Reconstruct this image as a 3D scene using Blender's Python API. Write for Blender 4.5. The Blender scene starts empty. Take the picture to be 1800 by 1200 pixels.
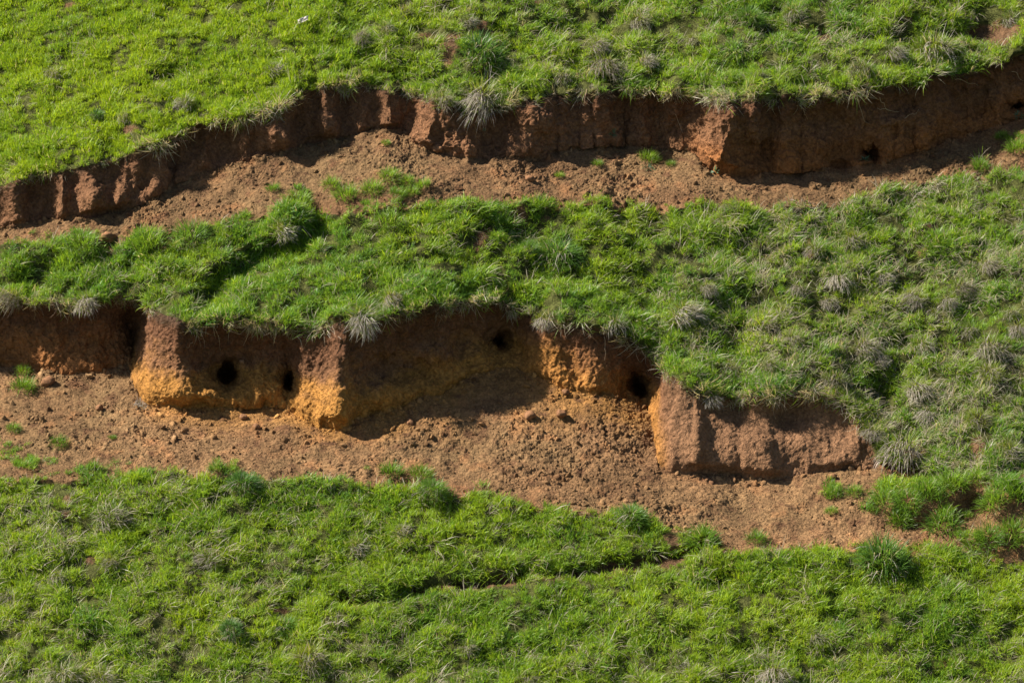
import bpy, math
import numpy as np

scene = bpy.context.scene
rng = np.random.default_rng(7)

# ------------------------------------------------------------------ camera
PHI = math.radians(18.0)          # the lens looks down on the hillside
DIST, WID = 45.0, 10.0            # metres to the middle of the bank, metres across the frame there
CAM = np.array([0.0, -DIST * math.cos(PHI), DIST * math.sin(PHI)])
FWD = np.array([0.0, math.cos(PHI), -math.sin(PHI)])
UPV = np.array([0.0, math.sin(PHI), math.cos(PHI)])
K = WID / DIST / 1800.0
cam_data = bpy.data.cameras.new('camera')
cam = bpy.data.objects.new('camera', cam_data)
scene.collection.objects.link(cam)
cam.location = CAM
cam.rotation_euler = (math.pi / 2 - PHI, 0, 0)
cam_data.sensor_width = 36.0
cam_data.lens = 36.0 * DIST / WID
cam_data.clip_end = 3000.0
cam_data.clip_start = 0.5
scene.camera = cam

# ------------------------------------------------------------------ sky and sun
SUN = np.array([-0.71, 0.10, 0.70])
SUN /= np.linalg.norm(SUN)
elev = math.asin(SUN[2])
azim = math.atan2(SUN[0], SUN[1])          # clockwise from +Y
world = bpy.data.worlds.new('World')
scene.world = world
world.use_nodes = True
nt = world.node_tree
sky = nt.nodes.new('ShaderNodeTexSky')
sky.sky_type = 'NISHITA'
sky.sun_disc = False
sky.sun_elevation = elev
sky.sun_rotation = azim
bg = nt.nodes['Background']
bg.inputs['Strength'].default_value = 0.05
nt.links.new(sky.outputs[0], bg.inputs['Color'])
sun_data = bpy.data.lights.new('sun', 'SUN')
sun_data.energy = 4.8
sun_data.angle = math.radians(0.5)
sun_data.color = (1.0, 0.94, 0.84)
sun = bpy.data.objects.new('sun', sun_data)
scene.collection.objects.link(sun)
sun.location = (SUN * 60).tolist()
sun.rotation_euler = (math.pi / 2 - elev, 0, -azim + math.pi)
from mathutils import Vector
sun.rotation_euler = Vector((-SUN).tolist()).to_track_quat('-Z', 'Y').to_euler()
scene.view_settings.view_transform = 'Standard'
scene.view_settings.look = 'None'
scene.view_settings.exposure = 1.35
scene.view_settings.gamma = 1.0
scene.render.engine = 'CYCLES'
scene.cycles.max_bounces = 5
scene.cycles.transparent_max_bounces = 4
scene.cycles.diffuse_bounces = 2

# ------------------------------------------------------------------ helpers
def hsh(ix, iy, iz):
    h = (ix.astype(np.uint32) * np.uint32(374761393) + iy.astype(np.uint32) * np.uint32(668265263)
         + iz.astype(np.uint32) * np.uint32(2147483647 - 58413))
    h = (h ^ (h >> np.uint32(13))) * np.uint32(1274126177)
    h ^= h >> np.uint32(16)
    h *= np.uint32(2246822519)
    return (h ^ (h >> np.uint32(15))).astype(np.float32) / np.float32(2**32) * 2 - 1


def vnoise(x, y, z, seed=0):
    """value noise, about -1..1"""
    x = np.asarray(x, np.float32) + np.float32(seed * 17.31 + 500.37)
    y = np.asarray(y, np.float32) + np.float32(seed * 5.77 + 500.61)
    z = np.asarray(z, np.float32) + np.float32(seed * 9.13 + 500.23)
    ix, iy, iz = np.floor(x), np.floor(y), np.floor(z)
    fx, fy, fz = x - ix, y - iy, z - iz
    fx, fy, fz = [f * f * f * (f * (f * 6 - 15) + 10) for f in (fx, fy, fz)]
    ix, iy, iz = ix.astype(np.int64), iy.astype(np.int64), iz.astype(np.int64)
    c = [[[hsh(ix + a, iy + b, iz + d) for d in (0, 1)] for b in (0, 1)] for a in (0, 1)]
    r = []
    for a in (0, 1):
        s = []
        for b in (0, 1):
            s.append(c[a][b][0] * (1 - fz) + c[a][b][1] * fz)
        r.append(s[0] * (1 - fy) + s[1] * fy)
    return r[0] * (1 - fx) + r[1] * fx


def fbm(x, y, z, oct=3, seed=0, gain=0.5, lac=2.03):
    a, s, t = 1.0, 0.0, 0.0
    for i in range(oct):
        s = s + a * vnoise(x * lac**i, y * lac**i, z * lac**i, seed + i * 3)
        t += a
        a *= gain
    return s / t


def gsmooth(a, sig, axis=0):
    n = int(sig * 3) + 1
    k = np.exp(-0.5 * (np.arange(-n, n + 1) / sig) ** 2)
    k /= k.sum()
    p = np.pad(a, n, mode='edge')
    return np.convolve(p, k, 'valid')


def sstep(a, b, x):
    t = np.clip((x - a) / (b - a), 0, 1)
    return t * t * (3 - 2 * t)


def seg_dist(px, py, pts):
    """distance in px to a polyline"""
    d = np.full(px.shape, 1e9, np.float32)
    for (x0, y0), (x1, y1) in zip(pts[:-1], pts[1:]):
        dx, dy = x1 - x0, y1 - y0
        t = np.clip(((px - x0) * dx + (py - y0) * dy) / (dx * dx + dy * dy), 0, 1)
        d = np.minimum(d, np.hypot(px - x0 - t * dx, py - y0 - t * dy))
    return d


def ray_k(py):
    b = (600.0 - py) * K
    dy = FWD[1] + b * UPV[1]
    dz = FWD[2] + b * UPV[2]
    return dy, dz


def from_ray(px, py, Y):
    """the point at depth Y on the sight line of a place in the photograph"""
    dy, dz = ray_k(py)
    t = (Y - CAM[1]) / dy
    return (px - 900.0) * K * t, CAM[2] + t * dz


def walk(Y0, Z0, py, slope_deg):
    """depth reached on sight line py when climbing from (Y0, Z0) at a slope"""
    dy, dz = ray_k(py)
    k = dz / dy
    T = np.tan(np.radians(slope_deg))
    return (Z0 - T * Y0 - CAM[2] + k * CAM[1]) / (k - T)


def project(P):
    v = P - CAM
    d = v @ FWD
    return 900.0 + v[:, 0] / d / K, 600.0 - (v @ UPV) / d / K


def set_attr(me, name, typ, dom, arr):
    at = me.attributes.new(name, typ, dom)
    key = {'FLOAT': 'value', 'INT': 'value', 'FLOAT_VECTOR': 'vector', 'FLOAT_COLOR': 'color'}[typ]
    at.data.foreach_set(key, np.ascontiguousarray(arr, np.int32 if typ == 'INT' else np.float32).ravel())


def mesh_from(name, V, quads=None, tris=None, mat=None, smooth=True):
    me = bpy.data.meshes.new(name)
    nq = 0 if quads is None else len(quads)
    ntr = 0 if tris is None else len(tris)
    me.vertices.add(len(V))
    me.vertices.foreach_set('co', np.ascontiguousarray(V, np.float32).ravel())
    idx = np.concatenate([np.asarray(q, np.int32).ravel() for q in (quads, tris) if q is not None and len(q)])
    me.loops.add(len(idx))
    me.loops.foreach_set('vertex_index', idx.astype(np.int32))
    me.polygons.add(nq + ntr)
    st = np.concatenate([np.arange(nq) * 4, nq * 4 + np.arange(ntr) * 3]).astype(np.int32)
    me.polygons.foreach_set('loop_start', st)
    me.update(calc_edges=True)
    if smooth:
        me.polygons.foreach_set('use_smooth', np.ones(nq + ntr, bool))
    if mat:
        me.materials.append(mat)
    return me


def link(name, data, label=None, cat=None, kind=None, group=None, parent=None):
    o = bpy.data.objects.new(name, data)
    scene.collection.objects.link(o)
    if label: o['label'] = label
    if cat: o['category'] = cat
    if kind: o['kind'] = kind
    if group: o['group'] = group
    if parent: o.parent = parent
    return o

# ------------------------------------------------------------------ terrain lines (places in the photograph)
def line(pts):
    p = np.array(pts, float)
    return p[:, 0], p[:, 1]

L1 = line([(-300, 845), (0, 842), (150, 838), (300, 830), (450, 832), (600, 842), (750, 856), (900, 882), (1000, 893),
           (1100, 908), (1200, 925), (1240, 950), (1300, 975), (1400, 966), (1550, 955), (1700, 962), (1800, 972), (2100, 985)])
L2 = line([(-300, 630), (0, 642), (60, 650), (120, 656), (170, 656), (225, 642), (252, 640), (259, 655), (267, 688), (285, 708),
           (320, 716), (400, 716), (470, 714), (505, 720), (530, 738), (560, 754), (590, 758), (604, 754), (612, 742), (640, 734),
           (700, 714), (780, 690), (830, 664), (875, 648), (905, 646), (940, 660), (1000, 688), (1060, 694), (1110, 702), (1150, 712),
           (1164, 728), (1172, 770), (1178, 812), (1195, 830), (1300, 842), (1360, 844), (1420, 836), (1500, 826), (1540, 826), (1600, 838),
           (1700, 852), (1800, 845), (2100, 840)])
L3 = line([(-300, 520), (0, 524), (80, 528), (130, 530), (200, 524), (250, 522), (262, 536), (280, 548), (330, 566), (380, 562), (430, 558),
           (480, 568), (520, 576), (570, 572), (620, 566), (700, 546), (780, 532), (840, 528), (885, 530), (895, 540), (920, 545), (950, 558),
           (1010, 564), (1030, 580), (1100, 600), (1140, 618), (1165, 636), (1180, 662), (1230, 688), (1300, 696), (1400, 690), (1450, 694),
           (1485, 706), (1505, 735), (1525, 770), (1540, 815), (1560, 822), (1600, 830), (1700, 842), (1800, 835), (2100, 830)])
L4 = line([(-300, 440), (0, 428), (60, 422), (130, 412), (180, 414), (240, 402), (300, 402), (380, 392), (480, 372), (620, 366), (750, 358),
           (900, 352), (1050, 358), (1200, 360), (1320, 364), (1420, 358), (1500, 342), (1650, 318), (1800, 296), (2100, 262)])
L5 = line([(-300, 430), (0, 400), (80, 390), (160, 384), (250, 360), (300, 330), (340, 308), (450, 282), (520, 258), (580, 246), (640, 234),
           (700, 226), (722, 232), (735, 244), (760, 262), (780, 270), (850, 278), (950, 276), (1010, 262), (1060, 256), (1150, 258),
           (1205, 264), (1228, 274), (1244, 292), (1262, 305), (1300, 311), (1340, 308), (1420, 300), (1500, 292), (1560, 284), (1620, 266),
           (1700, 238), (1760, 218), (1800, 206), (2100, 150)])
L6 = line([(-300, 380), (0, 326), (60, 310), (110, 302), (190, 286), (240, 262), (290, 242), (350, 222), (440, 208), (480, 188), (530, 166),
           (600, 152), (660, 154), (720, 160), (745, 166), (770, 186), (830, 192), (900, 182), (960, 172), (1040, 162), (1100, 154), (1160, 160),
           (1250, 168), (1330, 170), (1420, 164), (1500, 160), (1580, 148), (1660, 136), (1730, 118), (1800, 98), (2100, 40)])
YB, YT = 1460.0, -260.0

# columns: closer together where the lines run steeply in the photograph
PXA, PXB = -240.0, 2040.0
fine = np.arange(PXA, PXB, 0.5)
def lin(L, x, sm=4.0):
    return gsmooth(np.interp(x, *L), sm * 2)
steep = sum(np.abs(np.gradient(lin(L, fine), fine)) for L in (L2, L3, L5, L6))
inside = (fine > -30) & (fine < 1830)
dens = np.where(inside, np.sqrt(1 + np.minimum(steep, 6) ** 2 * 0.35), 0.35)
cum = np.cumsum(dens); cum /= cum[-1]
NU = 1500
u = np.interp(np.linspace(cum[0], 1, NU), cum, fine)

def jit(amp, sc, seed):
    return amp * vnoise(u / sc, 0 * u, 0 * u, seed)
def get(L, sm):
    g = lin(L, fine, sm)
    return np.interp(u, fine, g)
l1 = get(L1, 5) + 7 + sstep(1400, 1600, u) * 8 + jit(8, 60, 1) + jit(6, 24, 2) + jit(3, 11, 21)
l2 = get(L2, 3) + jit(2.5, 30, 3) + jit(1.2, 9, 4)
l3 = get(L3, 3) + jit(5, 42, 5) + jit(3.5, 15, 6)
l4 = get(L4, 5) + 8 + 8 * (1 - sstep(60, 240, u)) + jit(8, 60, 7) + jit(7, 25, 8) + jit(3, 11, 22)
l5 = get(L5, 3) + jit(2.5, 35, 9) + jit(1.2, 10, 10)
l6 = get(L6, 3) + jit(5, 40, 11) + jit(3.5, 15, 12)
l3 = np.minimum(l3, l2 - 6)

def prof(pts, sm=10):
    p = np.array(pts, float)
    return np.interp(u, fine, gsmooth(np.interp(fine, p[:, 0], p[:, 1]), sm * 2))
th_floor1 = prof([(-300, 15), (560, 15), (700, 21), (1050, 24), (1170, 17), (1250, 15), (1500, 16), (1620, 20), (1750, 30), (2100, 32)], 40)
th_cliff1 = prof([(-300, 86), (250, 86), (270, 74), (330, 80), (500, 81), (560, 66), (600, 68), (618, 84), (880, 85), (905, 76), (1000, 70), (1150, 72),
                  (1178, 57), (1240, 57), (1300, 56), (1500, 57), (1545, 45), (2100, 40)], 8)
th_floor2 = prof([(-300, 20), (300, 20), (700, 16), (1200, 15), (1800, 17), (2100, 17)], 40)
th_cliff2 = prof([(-300, 68), (130, 67), (170, 60), (220, 66), (300, 72), (600, 73), (650, 64), (715, 62), (745, 57), (800, 60), (950, 60), (1050, 80), (1200, 84), (1245, 72),
                  (1340, 79), (1450, 86), (1650, 86), (1800, 82), (2100, 80)], 10)

one = np.ones(NU)
yB = -5.2 * one
_, zB = from_ray(u, YB * one, yB)
y1 = walk(yB, zB, l1, 30.0);  _, z1 = from_ray(u, l1, y1)
y2 = walk(y1, z1, l2, th_floor1);  _, z2 = from_ray(u, l2, y2)
y3 = walk(y2, z2, l3, th_cliff1);  _, z3 = from_ray(u, l3, y3)
y4 = walk(y3, z3, l4, 29.0)
y4 = np.interp(u, fine, gsmooth(np.interp(fine, u, y4), 2 * 110));  _, z4 = from_ray(u, l4, y4)
y5 = walk(y4, z4, l5, th_floor2);  _, z5 = from_ray(u, l5, y5)
y6 = walk(y5, z5, l6, th_cliff2);  _, z6 = from_ray(u, l6, y6)
y7 = walk(y6, z6, YT * one, 28.0)
y7 = np.interp(u, fine, gsmooth(np.interp(fine, u, y7), 2 * 110))

# sideways lean of overhanging edges: (place, shift at the foot, reach)
LEAN1 = [(268, -30, 42), (1172, -22, 40), (607, 8, 20)]
LEAN2 = [(1252, -12, 30), (745, -18, 30)]
def lean(tab):
    s = np.zeros(NU)
    for c, d, r in tab:
        s += d * np.exp(-((u - c) / r) ** 2)
    return s
le1, le2 = lean(LEAN1), lean(LEAN2)

rows_px, rows_py, rows_Y, rows_seg, rows_s = [], [], [], [], []
def usm(a, sig):
    return np.interp(u, fine, gsmooth(np.interp(fine, u, a), 2 * sig))
def segment(pa, ya, pb, yb, n, seg, sa=0.0, sb=0.0, last=False, smooth=True):
    if smooth:              # away from its edges a slope forgets their small bends
        pas, pbs, yas, ybs = usm(pa, 28), usm(pb, 28), usm(ya, 28), usm(yb, 28)
        sl = (ybs - yas) / (pbs - pas)
        ra, rb = ya - (yas + sl * (pa - pas)), yb - (yas + sl * (pb - pas))
    for k in np.linspace(0, 1, n, endpoint=last):
        py = pa * (1 - k) + pb * k
        rows_px.append(u + sa * (1 - k) + sb * k)
        rows_py.append(py)
        if smooth:
            rows_Y.append(yas + sl * (py - pas) + ra * (1 - k) * math.exp(-k / .16) + rb * k * math.exp(-(1 - k) / .16))
        else:
            rows_Y.append(ya * (1 - k) + yb * k)
        rows_seg.append(seg)
        rows_s.append(k)
z0 = np.zeros(NU)
segment(YB * one, yB, l1, y1, 150, 0)
segment(l1, y1, l2, y2, 150, 1, sa=z0, sb=le1)
segment(l2, y2, l3, y3, 150, 2, sa=le1, sb=z0, smooth=False)
segment(l3, y3, l4, y4, 150, 3)
segment(l4, y4, l5, y5, 120, 4, sa=z0, sb=le2)
segment(l5, y5, l6, y6, 140, 5, sa=le2, sb=z0, smooth=False)
segment(l6, y6, YT * one, y7, 130, 6, last=True)
PX = np.array(rows_px, np.float32); PY = np.array(rows_py, np.float32); YY = np.array(rows_Y, np.float64)
SEG = np.repeat(np.array(rows_seg)[:, None], NU, 1); SS = np.repeat(np.array(rows_s, np.float32)[:, None], NU, 1)
NV = PX.shape[0]

# ------------------------------------------------------------------ relief of the banks (metres, + is deeper into the bank)
hgt1 = (l2 - l3) / 180.0; hgt2 = (l5 - l6) / 180.0
c1 = (SEG == 2); c2 = (SEG == 5)
prof_s = np.sin(np.pi * np.clip(SS, 0, 1))
amp1 = prof([(-300, .13), (230, .13), (262, .02), (300, .06), (420, .12), (520, .05), (600, .03), (640, .13), (870, .14), (920, .06), (1000, .06), (1170, .03),
             (1220, .02), (1500, .02), (1540, 0), (2100, 0)], 8)
amp2 = prof([(-300, .03), (250, .04), (600, .03), (740, -.02), (800, -.01), (960, .0), (1200, .11), (1245, .02), (1400, .13), (1700, .14), (2100, .14)], 8)
over = np.sin(np.pi * SS ** 1.5)                      # hollow under the turf
rel = np.zeros_like(YY)
rel += np.where(c1, amp1[None, :] * over - 0.07 * (1 - SS) ** 4 * np.minimum(1, hgt1)[None, :], 0)
rel += np.where(c2, amp2[None, :] * over - 0.05 * (1 - SS) ** 4, 0)

def blob(px, py, rx, ry, d, rot=0.0, pw=1.0):
    """a rounded dent (d > 0) or bulge (d < 0) centred on a place of the photograph"""
    c, s = math.cos(math.radians(rot)), math.sin(math.radians(rot))
    dx, dy = PX - px, -(PY - py)
    a, b = (dx * c + dy * s) / rx, (-dx * s + dy * c) / ry
    return d * np.exp(-((a * a + b * b) ** pw))

bank1 = [ # (px, py, rx, ry, depth, rotation)
    (410, 632, 70, 46, .13, 0), (508, 655, 18, 46, .12, 10), (316, 600, 34, 74, -.11, 4), (345, 690, 46, 32, -.15, -20), (420, 712, 80, 14, -.08, 0), (382, 664, 22, 24, .10, 0),
    (592, 620, 26, 80, -.12, 3), (588, 715, 30, 44, -.14, 0), (548, 720, 12, 26, .04, 10), (312, 580, 6, 40, -.03, 0), (326, 585, 5, 34, .03, 0), (460, 690, 12, 20, -.04, 0),
    (706, 646, 50, 24, .17, 0), (660, 690, 30, 20, -.05, 0), (760, 620, 40, 20, -.05, 0), (745, 665, 30, 16, .06, 0), (830, 560, 30, 16, -.05, 0), (640, 620, 40, 60, -.05, 0), (870, 600, 40, 40, .10, 0), (812, 600, 14, 22, .08, 0),
    (915, 620, 14, 60, .05, 20), (960, 620, 30, 40, -.06, 30), (1005, 640, 12, 50, .06, 25), (1045, 640, 26, 60, -.06, 20), (1120, 660, 42, 36, .14, 0), (1070, 655, 14, 44, -.04, 10),
    (1148, 640, 12, 60, -.05, 0),
    (1205, 770, 26, 60, -.03, 12), (1288, 716, 36, 18, .09, -15), (1330, 714, 20, 34, -.05, 30), (1262, 770, 40, 56, -.06, 0), (1229, 775, 16, 70, -.08, 0), (1300, 800, 70, 40, -.05, 20), (1362, 838, 26, 18, -.015, 0), (1405, 834, 10, 16, .04, 0), (1450, 820, 30, 24, -.04, 0), (1218, 826, 12, 10, .03, 0), (1282, 834, 12, 12, .03, 0),
    (1340, 790, 50, 34, -.07, 20), (1388, 738, 44, 40, .19, -10), (1345, 826, 40, 18, -.02, 0), (1430, 770, 30, 46, -.06, -35), (1300, 770, 40, 30, -.04, 0),
    (1460, 745, 20, 50, .04, -30), (1500, 780, 20, 40, -.05, -30), (1400, 825, 16, 20, .05, 0),
    (60, 600, 60, 30, -.04, 0), (150, 600, 40, 40, .05, 0), (225, 580, 26, 60, .12, 0), (236, 590, 14, 46, .26, 0), (30, 620, 30, 20, .04, 0), 
]
bank2 = [
    (168, 345, 24, 34, -.20, -25), (212, 345, 14, 30, -.13, -15), (60, 360, 24, 36, .06, 0), (110, 345, 18, 34, -.04, 0), (250, 330, 20, 30, .05, 0), (275, 320, 16, 40, -.06, 0),
    (300, 290, 28, 40, .09, 0), (400, 255, 50, 34, .10, 0), (345, 250, 16, 30, .05, 0), (484, 236, 24, 20, -.16, -20), (520, 215, 36, 30, .08, 0), (570, 220, 26, 24, -.17, -15), (610, 200, 22, 40, .09, 0), (575, 180, 20, 14, -.04, 0),
    (690, 195, 30, 40, -.12, 0), (660, 200, 9, 40, .05, 0), (722, 205, 14, 32, .10, -25), (758, 225, 22, 54, -.14, -20), (770, 240, 5, 40, .03, -8), (850, 240, 30, 40, .06, 0), (900, 225, 34, 40, .12, 0), (955, 212, 38, 30, -.17, -20), (800, 250, 22, 22, -.05, 0), (930, 258, 34, 20, -.05, 0),
    (965, 250, 26, 20, .06, 0), (1080, 215, 70, 34, .06, 0), (1190, 215, 14, 40, .05, 0), (1235, 220, 9, 44, .06, 0), (1284, 222, 38, 46, -.13, -25), (1318, 196, 28, 16, -.09, 0), (1302, 240, 14, 18, .05, 0), (1322, 226, 12, 12, -.05, 0), (1300, 290, 24, 14, -.05, 0), (1350, 185, 20, 10, -.04, 0), (1266, 275, 20, 38, -.14, -15), (1334, 266, 36, 22, .20, 0), (1520, 262, 34, 18, .08, 0), (1575, 212, 44, 14, -.12, 15), (1190, 190, 22, 30, -.10, 0), (110, 345, 12, 34, -.10, 0), (30, 350, 16, 34, -.10, 0), (360, 270, 14, 30, -.10, -10), (430, 250, 12, 26, -.09, -10), (640, 190, 14, 34, -.07, 0), (1040, 200, 26, 30, -.06, 0), (1120, 210, 16, 34, -.06, 0), (1450, 250, 30, 20, -.05, 0), (1660, 200, 20, 30, -.07, 0),
    (1440, 215, 60, 26, .05, 0), (1700, 200, 40, 20, .05, 0), (1790, 190, 24, 16, .10, 0), (1640, 230, 30, 18, -.05, 0), (1500, 200, 50, 14, -.03, 0), (1380, 200, 30, 18, -.04, 0),
]
bank1 = [b if len(b) == 6 else b + (0,) for b in bank1]
for b in bank1:
    rel += np.where(SEG <= 3, blob(*b) * (SEG == 2) , 0)
for b in bank2:
    rel += blob(*b) * (SEG == 5)
# burrows: deep round holes with steep sides
BURROWS = [(403, 657, 11, 18, .55, 0), (510, 668, 7, 18, .35, 0), (879, 599, 14, 13, .55, 0), (1126, 682, 14, 19, .50, 15), (1530, 271, 18, 9, .40, 0), (1787, 187, 16, 7, .35, -10)]
BUR = np.zeros_like(YY, dtype=np.float32)
rel *= np.where(c1 | c2, sstep(0, .16, SS), 1)
for b in BURROWS:
    wob = 1 + .22 * vnoise(PX / 13, PY / 13, 0 * PX, 33)
    keep = PX, PY
    PX, PY = PX + 5 * vnoise(PX / 12, PY / 12, 0 * PX, 36), PY + 5 * vnoise(PX / 12, PY / 12, 0 * PX, 37)
    m = blob(b[0], b[1], b[2], b[3], 1.0, b[5], pw=1.55) ** wob
    PX, PY = keep
    rel += blob(b[0] - b[2] * .9, b[1] + b[3] * .25, b[2] * 2.0, b[3] * 1.35, .14, b[5]) * c1
    rel += blob(b[0] - b[2] * .3, b[1] - b[3] * .2, b[2] * 1.7, b[3] * 1.7, .06, b[5]) * (c1 | c2)
    rel += m * b[4] * ((SEG == 2) | (SEG == 5) | (SEG == 1) | (SEG == 4))
    BUR = np.maximum(BUR, m)
edge_fade = np.where(c1 | c2, sstep(0.0, .06, SS) * 0.6 + 0.4, 1)
YY = YY + rel * np.where(c1 | c2, 1 - sstep(.94, 1.0, SS) , 1)

# creases in the turf: sheep tracks (a step cut in the slope)
TRACK = [(590, 1062), (680, 1050), (760, 1036), (850, 1026), (920, 1014), (1010, 1008), (1080, 994), (1150, 986), (1210, 974), (1260, 962)]
GULLY = [(368, 522), (392, 496), (430, 470), (480, 440), (520, 418), (560, 396)]
STEPR = [(1270, 56), (1340, 60), (1440, 58), (1540, 70), (1640, 62), (1720, 56), (1810, 46)]
SCARR = [(1470, 905), (1560, 925), (1640, 938), (1720, 915), (1800, 895), (1900, 880)]
def crease(pts, w, d):
    dd = seg_dist(PX, PY, pts)
    return d * np.exp(-(dd / w) ** 2)
YY += crease(TRACK, 12, .16) + crease(GULLY, 27, .27) + crease(STEPR, 14, .10)
YY -= np.where(SEG == 1, blob(1630, 868, 120, 34, .20, 0) + blob(1775, 862, 50, 34, .10, 0) - blob(1712, 884, 26, 22, .20, 0) - blob(1600, 925, 40, 12, .10, 0) + blob(1745, 940, 60, 12, .10, 8), 0)
YY -= np.where(np.isin(SEG, (3,)), blob(470, 415, 90, 14, .14, 28) + blob(300, 470, 60, 20, .05, 0), 0)

XX, ZZ = from_ray(PX.astype(np.float64), PY.astype(np.float64), YY)
P = np.stack([XX, YY, ZZ], -1).astype(np.float32)

def grid_normals(P):
    du = np.gradient(P, axis=1); dv = np.gradient(P, axis=0)
    n = np.cross(du, dv)
    n /= np.linalg.norm(n, axis=-1, keepdims=True) + 1e-9
    return n

# ------------------------------------------------------------------ where turf grows
edge = fbm(P[..., 0] * 6, P[..., 1] * 6, P[..., 2] * 6, 3, 40)
turf = np.isin(SEG, (0, 3, 6)).astype(np.float32)
bare = np.zeros_like(turf)
for px, py, rx, ry, k in [ (790, 85, 22, 16, .9), (745, 70, 26, 8, .7), (800, 72, 20, 7, .8), (860, 55, 34, 8, .7), (780, 112, 14, 12, .8), (925, 10, 30, 7, .7), (690, 95, 30, 6, .5),
        (1290, 58, 60, 6, .8), (1410, 52, 46, 7, .6), (1450, 72, 22, 8, .9), (1550, 66, 20, 6, .8), (1745, 62, 50, 16, 1.0), (1790, 42, 40, 10, 1.0), (1600, 40, 22, 6, .7), (1335, 120, 8, 8, .6),
        (200, 425, 34, 16, .95), (290, 425, 22, 26, .95), (215, 440, 20, 14, .6), (60, 425, 16, 6, .5), (640, 372, 20, 8, .9), (655, 385, 10, 12, .7), (700, 380, 16, 8, .6), (910, 375, 18, 14, .9), (960, 385, 12, 8, .8), (850, 420, 14, 22, .9), (840, 432, 10, 10, .8), (690, 405, 16, 8, .5),
        (1420, 440, 12, 24, .9), (1640, 405, 12, 10, .8), (1620, 445, 20, 6, .6), (1215, 480, 12, 8, .5), (1610, 790, 26, 16, .8), (1735, 745, 16, 12, .8), (1570, 830, 44, 12, 1.0), (1660, 840, 30, 8, .7), (1720, 790, 16, 20, .7), (1790, 800, 22, 12, .6),
        (950, 888, 12, 16, 1.0), (940, 905, 10, 8, .7), (1175, 945, 16, 8, .8), (1185, 960, 14, 8, .9), (1110, 910, 10, 6, .6), (160, 985, 10, 8, .8), (235, 980, 16, 7, .8), (120, 880, 10, 10, .8), (115, 905, 16, 8, .7), (350, 1015, 16, 7, .6), (490, 1070, 22, 5, .8), (1275, 975, 14, 14, 1.0), (1660, 1165, 12, 12, .8), (180, 1030, 8, 6, .5), (305, 1172, 14, 6, .5), (1650, 1105, 16, 8, .5), (940, 1150, 12, 8, .5), (60, 985, 30, 16, .3),
        (120, 6, 16, 6, .6), (25, 28, 16, 6, .5), (300, 60, 10, 6, .4), (210, 92, 16, 6, .3), (230, 228, 20, 7, .7), (400, 62, 12, 6, .4), (540, 8, 12, 6, .6)]:
    m = blob(px, py, rx * 1.3, ry * 1.3, 1.0)
    bare = np.maximum(bare, m * k)
bare = np.maximum(bare, np.exp(-(seg_dist(PX, PY - 4 + 5 * vnoise(PX / 25, PY * 0, PY * 0, 34), TRACK) / (13 + 4 * vnoise(PX / 33, PY * 0, PY * 0, 35))) ** 2) * .9)
bare = np.maximum(bare, np.exp(-(seg_dist(PX, PY + 6, GULLY) / 12) ** 2) * .5)
turf *= 1 - sstep(.42, .62, bare + edge * .22)
# thin patches of turf on the terraces
patch = np.zeros_like(turf)
for px, py, rx, ry, k in [(60, 815, 70, 20, 1.0), (10, 792, 40, 28, 1.0), (150, 830, 130, 9, .85), (215, 814, 40, 12, .95), (95, 772, 14, 6, .6), (380, 815, 16, 7, .6), (20, 760, 20, 12, .6), (140, 800, 20, 8, .6), (30, 690, 20, 10, .4),
        (690, 822, 22, 9, .8), (740, 830, 22, 9, .7), (640, 826, 14, 5, .5), (845, 852, 14, 8, .5), (930, 850, 20, 8, .5), (970, 842, 12, 8, .5), (700, 335, 60, 16, .4), (1150, 275, 26, 14, .4), (1720, 283, 16, 6, .6),
        (1232, 938, 22, 16, .7), (1240, 958, 18, 10, .8), (1330, 942, 16, 8, .7), (1365, 938, 12, 6, .5), (1465, 865, 20, 14, .7), (1450, 872, 16, 8, .5), (1555, 862, 46, 20, .9), (1620, 862, 46, 24, .95), (1585, 902, 20, 18, .8), (1660, 902, 28, 16, .75), (1690, 840, 60, 22, .95), (1775, 852, 46, 28, 1.0), (1740, 872, 20, 16, .7), (1500, 850, 14, 8, .6), (1725, 945, 40, 10, .9), (1790, 928, 30, 14, .95), (1525, 892, 10, 8, .6), (1780, 250, 20, 18, .6),
        (530, 335, 30, 16, .5), (480, 330, 14, 12, .4), (1050, 285, 10, 8, .4), (80, 412, 60, 10, .5)]:
    patch = np.maximum(patch, blob(px, py, rx, ry, k, pw=1.0) * np.isin(SEG, (1, 4)))
near = np.where(SEG == 1, (l1[None, :] - PY), np.where(SEG == 4, (l4[None, :] - PY), 999))
patch = np.maximum(patch, .75 * np.exp(-np.clip(near, 0, 999) / 13))
turf = np.maximum(turf, sstep(.35, .75, patch + edge * .45))
# the lip: turf hangs a little way over the edge
lipw = np.where(c1 | c2, sstep(.93, .985, SS + edge * .03), 0)
turf = np.maximum(turf, lipw * (l2 - l3 > 30)[None, :] * .95 * np.where(c2, 1, 1))

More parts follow.
